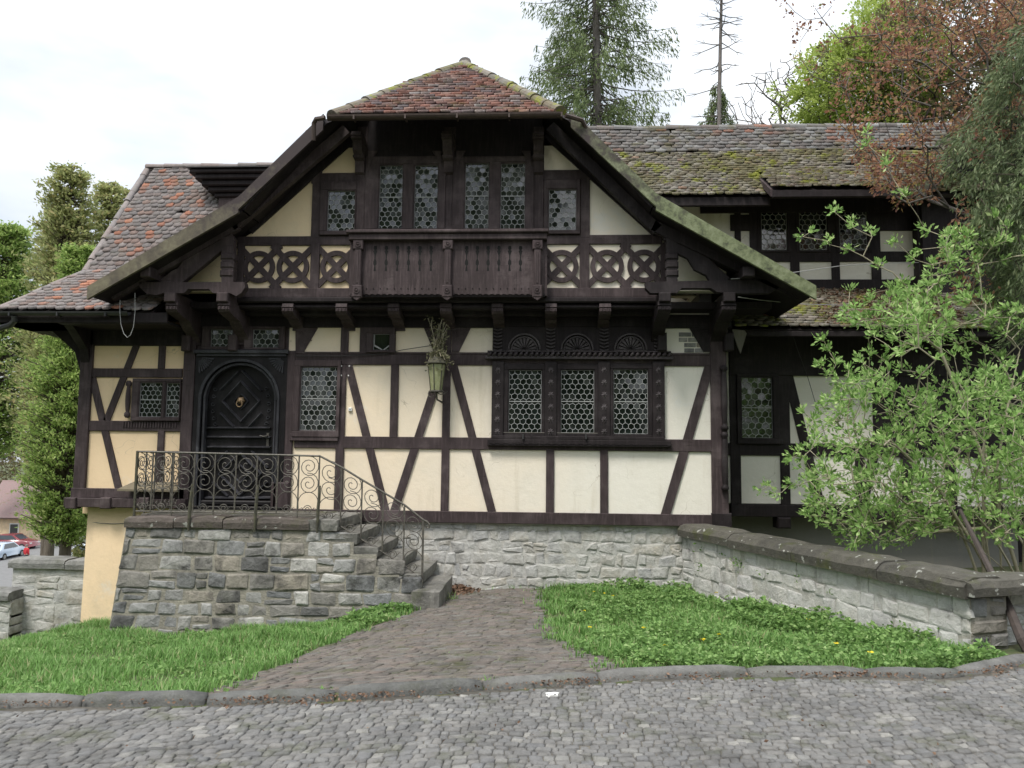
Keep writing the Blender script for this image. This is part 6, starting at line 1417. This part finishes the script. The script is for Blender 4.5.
x, y = scatter(500, .3, 4.2, -6.4, -1, lambda x, y: lawnR(x, y)); x, y = x[:14], y[:14]; P_ = np.repeat(np.stack([x, y, gz(x, y)+.14], 1), 7, 0); up = unit(rng.normal(size=P_.shape)*np.array([1, 1, .1])); yf = fastmesh('dandelions', leaves(P_+up*.012, .024, .6, up, .1), 4, LF, 'petal'); tag(yf, 'yellow dandelion flowers dotted through the right lawn', 'flowers', kind='stuff')
C = []
for (px, py, m_) in ((740, 562, 26), (736, 566, 14), (765, 573, 12), (796, 575, 10), (830, 592, 10), (722, 556, 8), (700, 548, 8), (700, 566, 10)):
    d_ = ray(px, py); tt_ = np.linspace(3, 14, 800); P_ = CAM+d_*tt_[:, None]; kk = int(np.argmin(np.abs(wallside(P_[:, 0], P_[:, 1])-.03))); C.append(P_[kk]+rng.normal(0, .04, (m_, 3)))
C = np.concatenate(C); wp = fastmesh('ground_cover', leaves(C, .045, .5, np.tile(np.array([nR[0], nR[1], .6]), (len(C), 1)), 1.0), 4, LF, 'weed'); tag(wp, 'little green plants rooted in the face of the whitewashed retaining wall', 'ground cover', kind='stuff')
def litter(n, fn, size, lab):
    P_ = fn(n); up = unit(rng.normal(size=P_.shape)*np.array([1, 1, .3])); o = fastmesh('leaf_litter', leaves(P_, size, .6, up, .3, .5), 4, LF, 'dead_leaf'); tag(o, lab, 'leaf litter', kind='stuff')
pc = G(458, 592)
def heap(n): x = pc[0]+rng.normal(0, .16, n); y = pc[1]+rng.normal(0, .2, n); return np.stack([x, y, gz(x, y)+.02+rng.uniform(0, .10, n)*np.exp(-((x-pc[0])**2+(y-pc[1])**2)/.05)], 1)
litter(700, heap, .06, 'heap of brown dead leaves at the bottom of the steps')
def gutterl(n): x = rng.uniform(-8, 8, n); y = kerbY(x)-np.abs(rng.normal(0, .10, n))-.01; k = rng.random(n) < .25+.75*(noise2(x, y, .8) > .5); return np.stack([x, y, 0*x+.012+rng.uniform(0, .015, n)], 1)[k]
litter(3000, gutterl, .024, 'crumbled brown leaves lying in the gutter along the kerb')
def roofl(n): u = rng.uniform(XX(815, 310, .8), XX(960, 310, .8), n); v = rng.uniform(.05, .95, n)**1.3; return np.stack([u, YSE+(YU-YSE)*v, ZSE+(ZST-ZSE)*v+.07+rng.uniform(0, .03, n)], 1)
litter(2600, roofl, .06, 'brown dead leaves lying on the lower right skirt roof')
def roadl(n): x = rng.uniform(-5, 5, n); y = rng.uniform(-9.5, -6, n); k = y < kerbY(x)-.1; return np.stack([x, y, 0*x+.022], 1)[k]
litter(260, roadl, .022, 'scattered dry leaf bits on the cobbled road')
mb = MB(); c = PZ(552, 689.5, .03); rb = rough_block(c[0]-.028, c[0]+.03, c[1]-.018, c[1]+.018, -.01, .012, 'paper_scrap', 'white_paint', None, 3, 3, 2); tag(rb, 'small white scrap lying on the cobbles below the path', 'litter')

# ------------------------------------------------------------------ far left: parked cars, person, cottage
def paint(name, c):
    m, t, b = new_mat(name); b.inputs['Base Color'].default_value = (*c, 1); b.inputs['Roughness'].default_value = .25; b.inputs['Coat Weight'].default_value = .6; M[name] = m
paint('car_silver', (.42, .50, .60)); paint('car_red', (.20, .02, .03)); paint('car_white', (.55, .60, .66)); paint('car_glass', (.03, .04, .05)); simple('tyre', (.015, .015, .015), (.03, .03, .03), 20, .8, 0); simple('lamp_red', (.4, .02, .02), (.5, .03, .03), 5, .3, 0); simple('jacket', (.42, .02, .03), (.50, .03, .04), 12, .8, .2, .01); simple('trousers', (.03, .035, .05), (.05, .055, .07), 12, .8, 0); simple('skin', (.45, .28, .20), (.50, .32, .24), 20, .6, 0); simple('hair', (.12, .11, .10), (.2, .19, .18), 30, .8, 0)
def car(px, py, z, yaw, pm, lab):
    c = PZ(px, py, z); t_ = empty('parked_car', tuple(c)); tag(t_, lab, 'car', 'cars parked in the lower car park')
    prof = [(-2.05, .30), (-2.08, .62), (-1.98, .90), (-1.75, .96), (-1.35, 1.40), (-.75, 1.48), (.25, 1.45), (.95, .98), (1.75, .84), (2.02, .66), (2.05, .32)]
    V = []; 
    for s, sc in ((-1, .0), (-.93, 1), (.93, 1), (1, 0)):
        for x, zz_ in prof:
            inset = .16*max(0, (zz_-.9)/.55); V.append((x*(1 if abs(s) < .95 else .97), s*.86-math.copysign(inset, s), zz_))
    k = len(prof); F = [(a*k+i, a*k+i+1, (a+1)*k+i+1, (a+1)*k+i) for a in range(3) for i in range(k-1)]+[tuple(range(k-1, -1, -1)), tuple(3*k+i for i in range(k))]+[(0, k, 2*k, 3*k)[::-1], (k-1, 2*k-1, 3*k-1, 4*k-1)]
    body = MB().add(V, F).build('body', pm, t_, True)
    def q(pts, name, mat):
        MB().add(pts, [tuple(range(len(pts)))]).build(name, mat, t_)
    q([(-1.71, -.62, 1.0), (-1.71, .62, 1.0), (-1.40, .56, 1.36), (-1.40, -.56, 1.36)], 'rear_window', 'car_glass'); q([(.93, .60, 1.01), (.93, -.60, 1.01), (.33, -.55, 1.42), (.33, .55, 1.42)], 'windscreen', 'car_glass')
    for s in (-1, 1):
        q([(x, s*(.875-.16*(zz_-.9)/.55), zz_) for x, zz_ in ((-1.45, .98), (.75, .98), (.2, 1.38), (-1.15, 1.38))][::s], 'side_window', 'car_glass')
        for x in (-1.3, 1.3):
            w = MB().tube([(x, s*.70, .31), (x, s*.885, .31)], .31, 14).build('wheel', 'tyre', t_); MB().tube([(x, s*.87, .31), (x, s*.895, .31)], .19, 10).build('rim', 'lead', w)
        MB().cbox(-2.09, -1.98, s*.70-.11, s*.70+.11, .66, .82, .01).build('tail_lamp', 'lamp_red', t_); MB().cbox(1.96, 2.03, s*.62-.16, s*.62+.16, .58, .70, .01).build('headlight', 'white_paint', t_)
    t_.rotation_euler = (0, 0, yaw); return t_
car(3, 558.5, -8.0, R(96), 'car_silver', 'pale blue-silver car seen from behind at the left edge of the picture')
car(14, 549, -8.0, R(2), 'car_red', 'dark red car parked crosswise behind the pale blue-silver one')
car(86, 560, -8.0, R(150), 'car_white', 'pale car half hidden between the conifer trunk and the cream pier')
def person(px, py, z):
    c = PZ(px, py, z); t_ = empty('person', tuple(c)); tag(t_, 'person in a red jacket standing in the car park beyond the low wall', 'person')
    def skin_body(name, J, E_, rad, mat):
        me = bpy.data.meshes.new(name); me.from_pydata(J, E_, []); o = bpy.data.objects.new(name, me); S.collection.objects.link(o); o.parent = t_
        m_ = o.modifiers.new('skin', 'SKIN'); 
        for i, r_ in enumerate(rad): me.skin_vertices[0].data[i].radius = r_
        me.skin_vertices[0].data[0].use_root = True; s_ = o.modifiers.new('sub', 'SUBSURF'); s_.levels = 1; s_.render_levels = 1; me.materials.append(M[mat]); return o
    J = [(0, 0, .92), (0, 0, 1.15), (0, 0, 1.40), (0, 0, 1.50), (0, -.01, 1.60), (0, -.01, 1.72), (-.20, 0, 1.40), (-.27, .02, 1.12), (-.25, -.06, .88), (.20, 0, 1.40), (.27, .02, 1.12), (.25, -.06, .88), (-.10, 0, .86), (-.11, -.01, .48), (-.12, 0, .08), (-.12, -.12, .04), (.10, 0, .86), (.11, .02, .48), (.13, .06, .08), (.13, -.06, .04)]
    E_ = [(0, 1), (1, 2), (2, 3), (3, 4), (4, 5), (2, 6), (6, 7), (7, 8), (2, 9), (9, 10), (10, 11), (0, 12), (12, 13), (13, 14), (14, 15), (0, 16), (16, 17), (17, 18), (18, 19)]
    rd = [(.15, .11), (.15, .11), (.17, .11), (.06, .06), (.085, .095), (.075, .085), (.07, .07), (.05, .05), (.035, .035), (.07, .07), (.05, .05), (.035, .035), (.09, .09), (.065, .065), (.05, .05), (.04, .03), (.09, .09), (.065, .065), (.05, .05), (.04, .03)]
    b = skin_body('body', J, E_, rd, 'skin')
    skin_body('jacket', [(0, 0, .84), (0, 0, 1.15), (0, 0, 1.40), (0, 0, 1.49), (-.21, 0, 1.41), (-.28, .02, 1.12), (-.26, -.05, .93), (.21, 0, 1.41), (.28, .02, 1.12), (.26, -.05, .93)], [(0, 1), (1, 2), (2, 3), (2, 4), (4, 5), (5, 6), (2, 7), (7, 8), (8, 9)], [(.19, .14), (.185, .14), (.19, .13), (.09, .09), (.09, .09), (.07, .07), (.055, .055), (.09, .09), (.07, .07), (.055, .055)], 'jacket')
    skin_body('trousers', [(0, 0, .92), (-.10, 0, .84), (-.11, -.01, .48), (-.12, 0, .10), (.10, 0, .84), (.11, .02, .48), (.13, .06, .10)], [(0, 1), (1, 2), (2, 3), (0, 4), (4, 5), (5, 6)], [(.16, .12), (.105, .105), (.08, .08), (.065, .065), (.105, .105), (.08, .08), (.065, .065)], 'trousers')
    h = MB(); V = [(.098*math.cos(a)*math.cos(b_), .012+.11*math.sin(a)*math.cos(b_), 1.68+.12*math.sin(b_)) for b_ in np.linspace(-.1, 1.57, 5) for a in np.linspace(0, 2*math.pi, 12, endpoint=False)]
    h.add(V, [(j*12+i, j*12+(i+1) % 12, (j+1)*12+(i+1) % 12, (j+1)*12+i) for j in range(4) for i in range(12)]); h.build('hair', 'hair', t_, True)
    t_.rotation_euler = (0, 0, R(160))
person(25.5, 566, -8.0)
# car park surface
o = MB().add([(-75, 35, -7.93), (-24, 35, -7.93), (-30, 75, -7.93), (-90, 75, -7.93)], [(0, 1, 2, 3)]).build('car_park', 'asphalt'); o['kind'] = 'structure'
c = PZ(-4, 545, -8.0); CT = empty('cottage', tuple(c)); tag(CT, 'distant cream cottage with a brown roof at the far left edge', 'house')
mb = MB(); mb.box(-5, 3.2, 0, 6, 0, 3.0); mb.build('wall', 'plaster_peach', CT)
slab([(-5.5, -.7, 2.8), (3.7, -.7, 2.8), (3.7, 3, 6.4), (-5.5, 3, 6.4)], .15, 'tiles_red', 'roof', CT); slab([(3.7, 6.7, 2.8), (-5.5, 6.7, 2.8), (-5.5, 3, 6.4), (3.7, 3, 6.4)], .15, 'tiles_red', 'roof', CT)
for x in (-3.5, -.5, 1.8):
    w = MB().cbox(x-.5, x+.5, -.06, .02, 1.0, 2.2, .02).build('window', 'white_paint', CT); MB().box(x-.4, x+.4, -.075, -.06, 1.1, 2.1).build('pane', 'glass', w)
crown_tree('bare_tree', 'brown budding tree standing beyond the car park at the far left', -8, 440, 60, 40, 'brown_leaf', 300, 14, .3, 'twig_dark', 601, spread=.6)
crown_tree('bare_tree', 'distant brown-green tree between the cottage and the conifers', 40, 470, 75, 40, 'brown_leaf', 300, 14, .35, 'twig_dark', 602, spread=.6)

rng = np.random.default_rng(900); V = []  # unseen trees added behind the camera for dark window reflections
for k in range(44):
    x = -55+k*2.6+rng.normal(0, 1.2); y = -38-rng.uniform(0, 14); h = rng.uniform(13, 33); r_ = rng.uniform(1.8, 3.6); n_ = 1000; f = rng.uniform(.05, 1, n_); a = rng.uniform(0, 6.28, n_); rr = r_*(1.05-f)**.7*rng.uniform(.3, 1, n_)
    V.append(np.stack([x+rr*np.cos(a), y+rr*np.sin(a), h*f], 1))
V = np.concatenate(V); bw = fastmesh('reflection_trees', leaves(V, 1.0, .6), 4, LF, 'spruce'); tag(bw, 'trees added out of view to darken the window reflections', 'wood', kind='stuff')
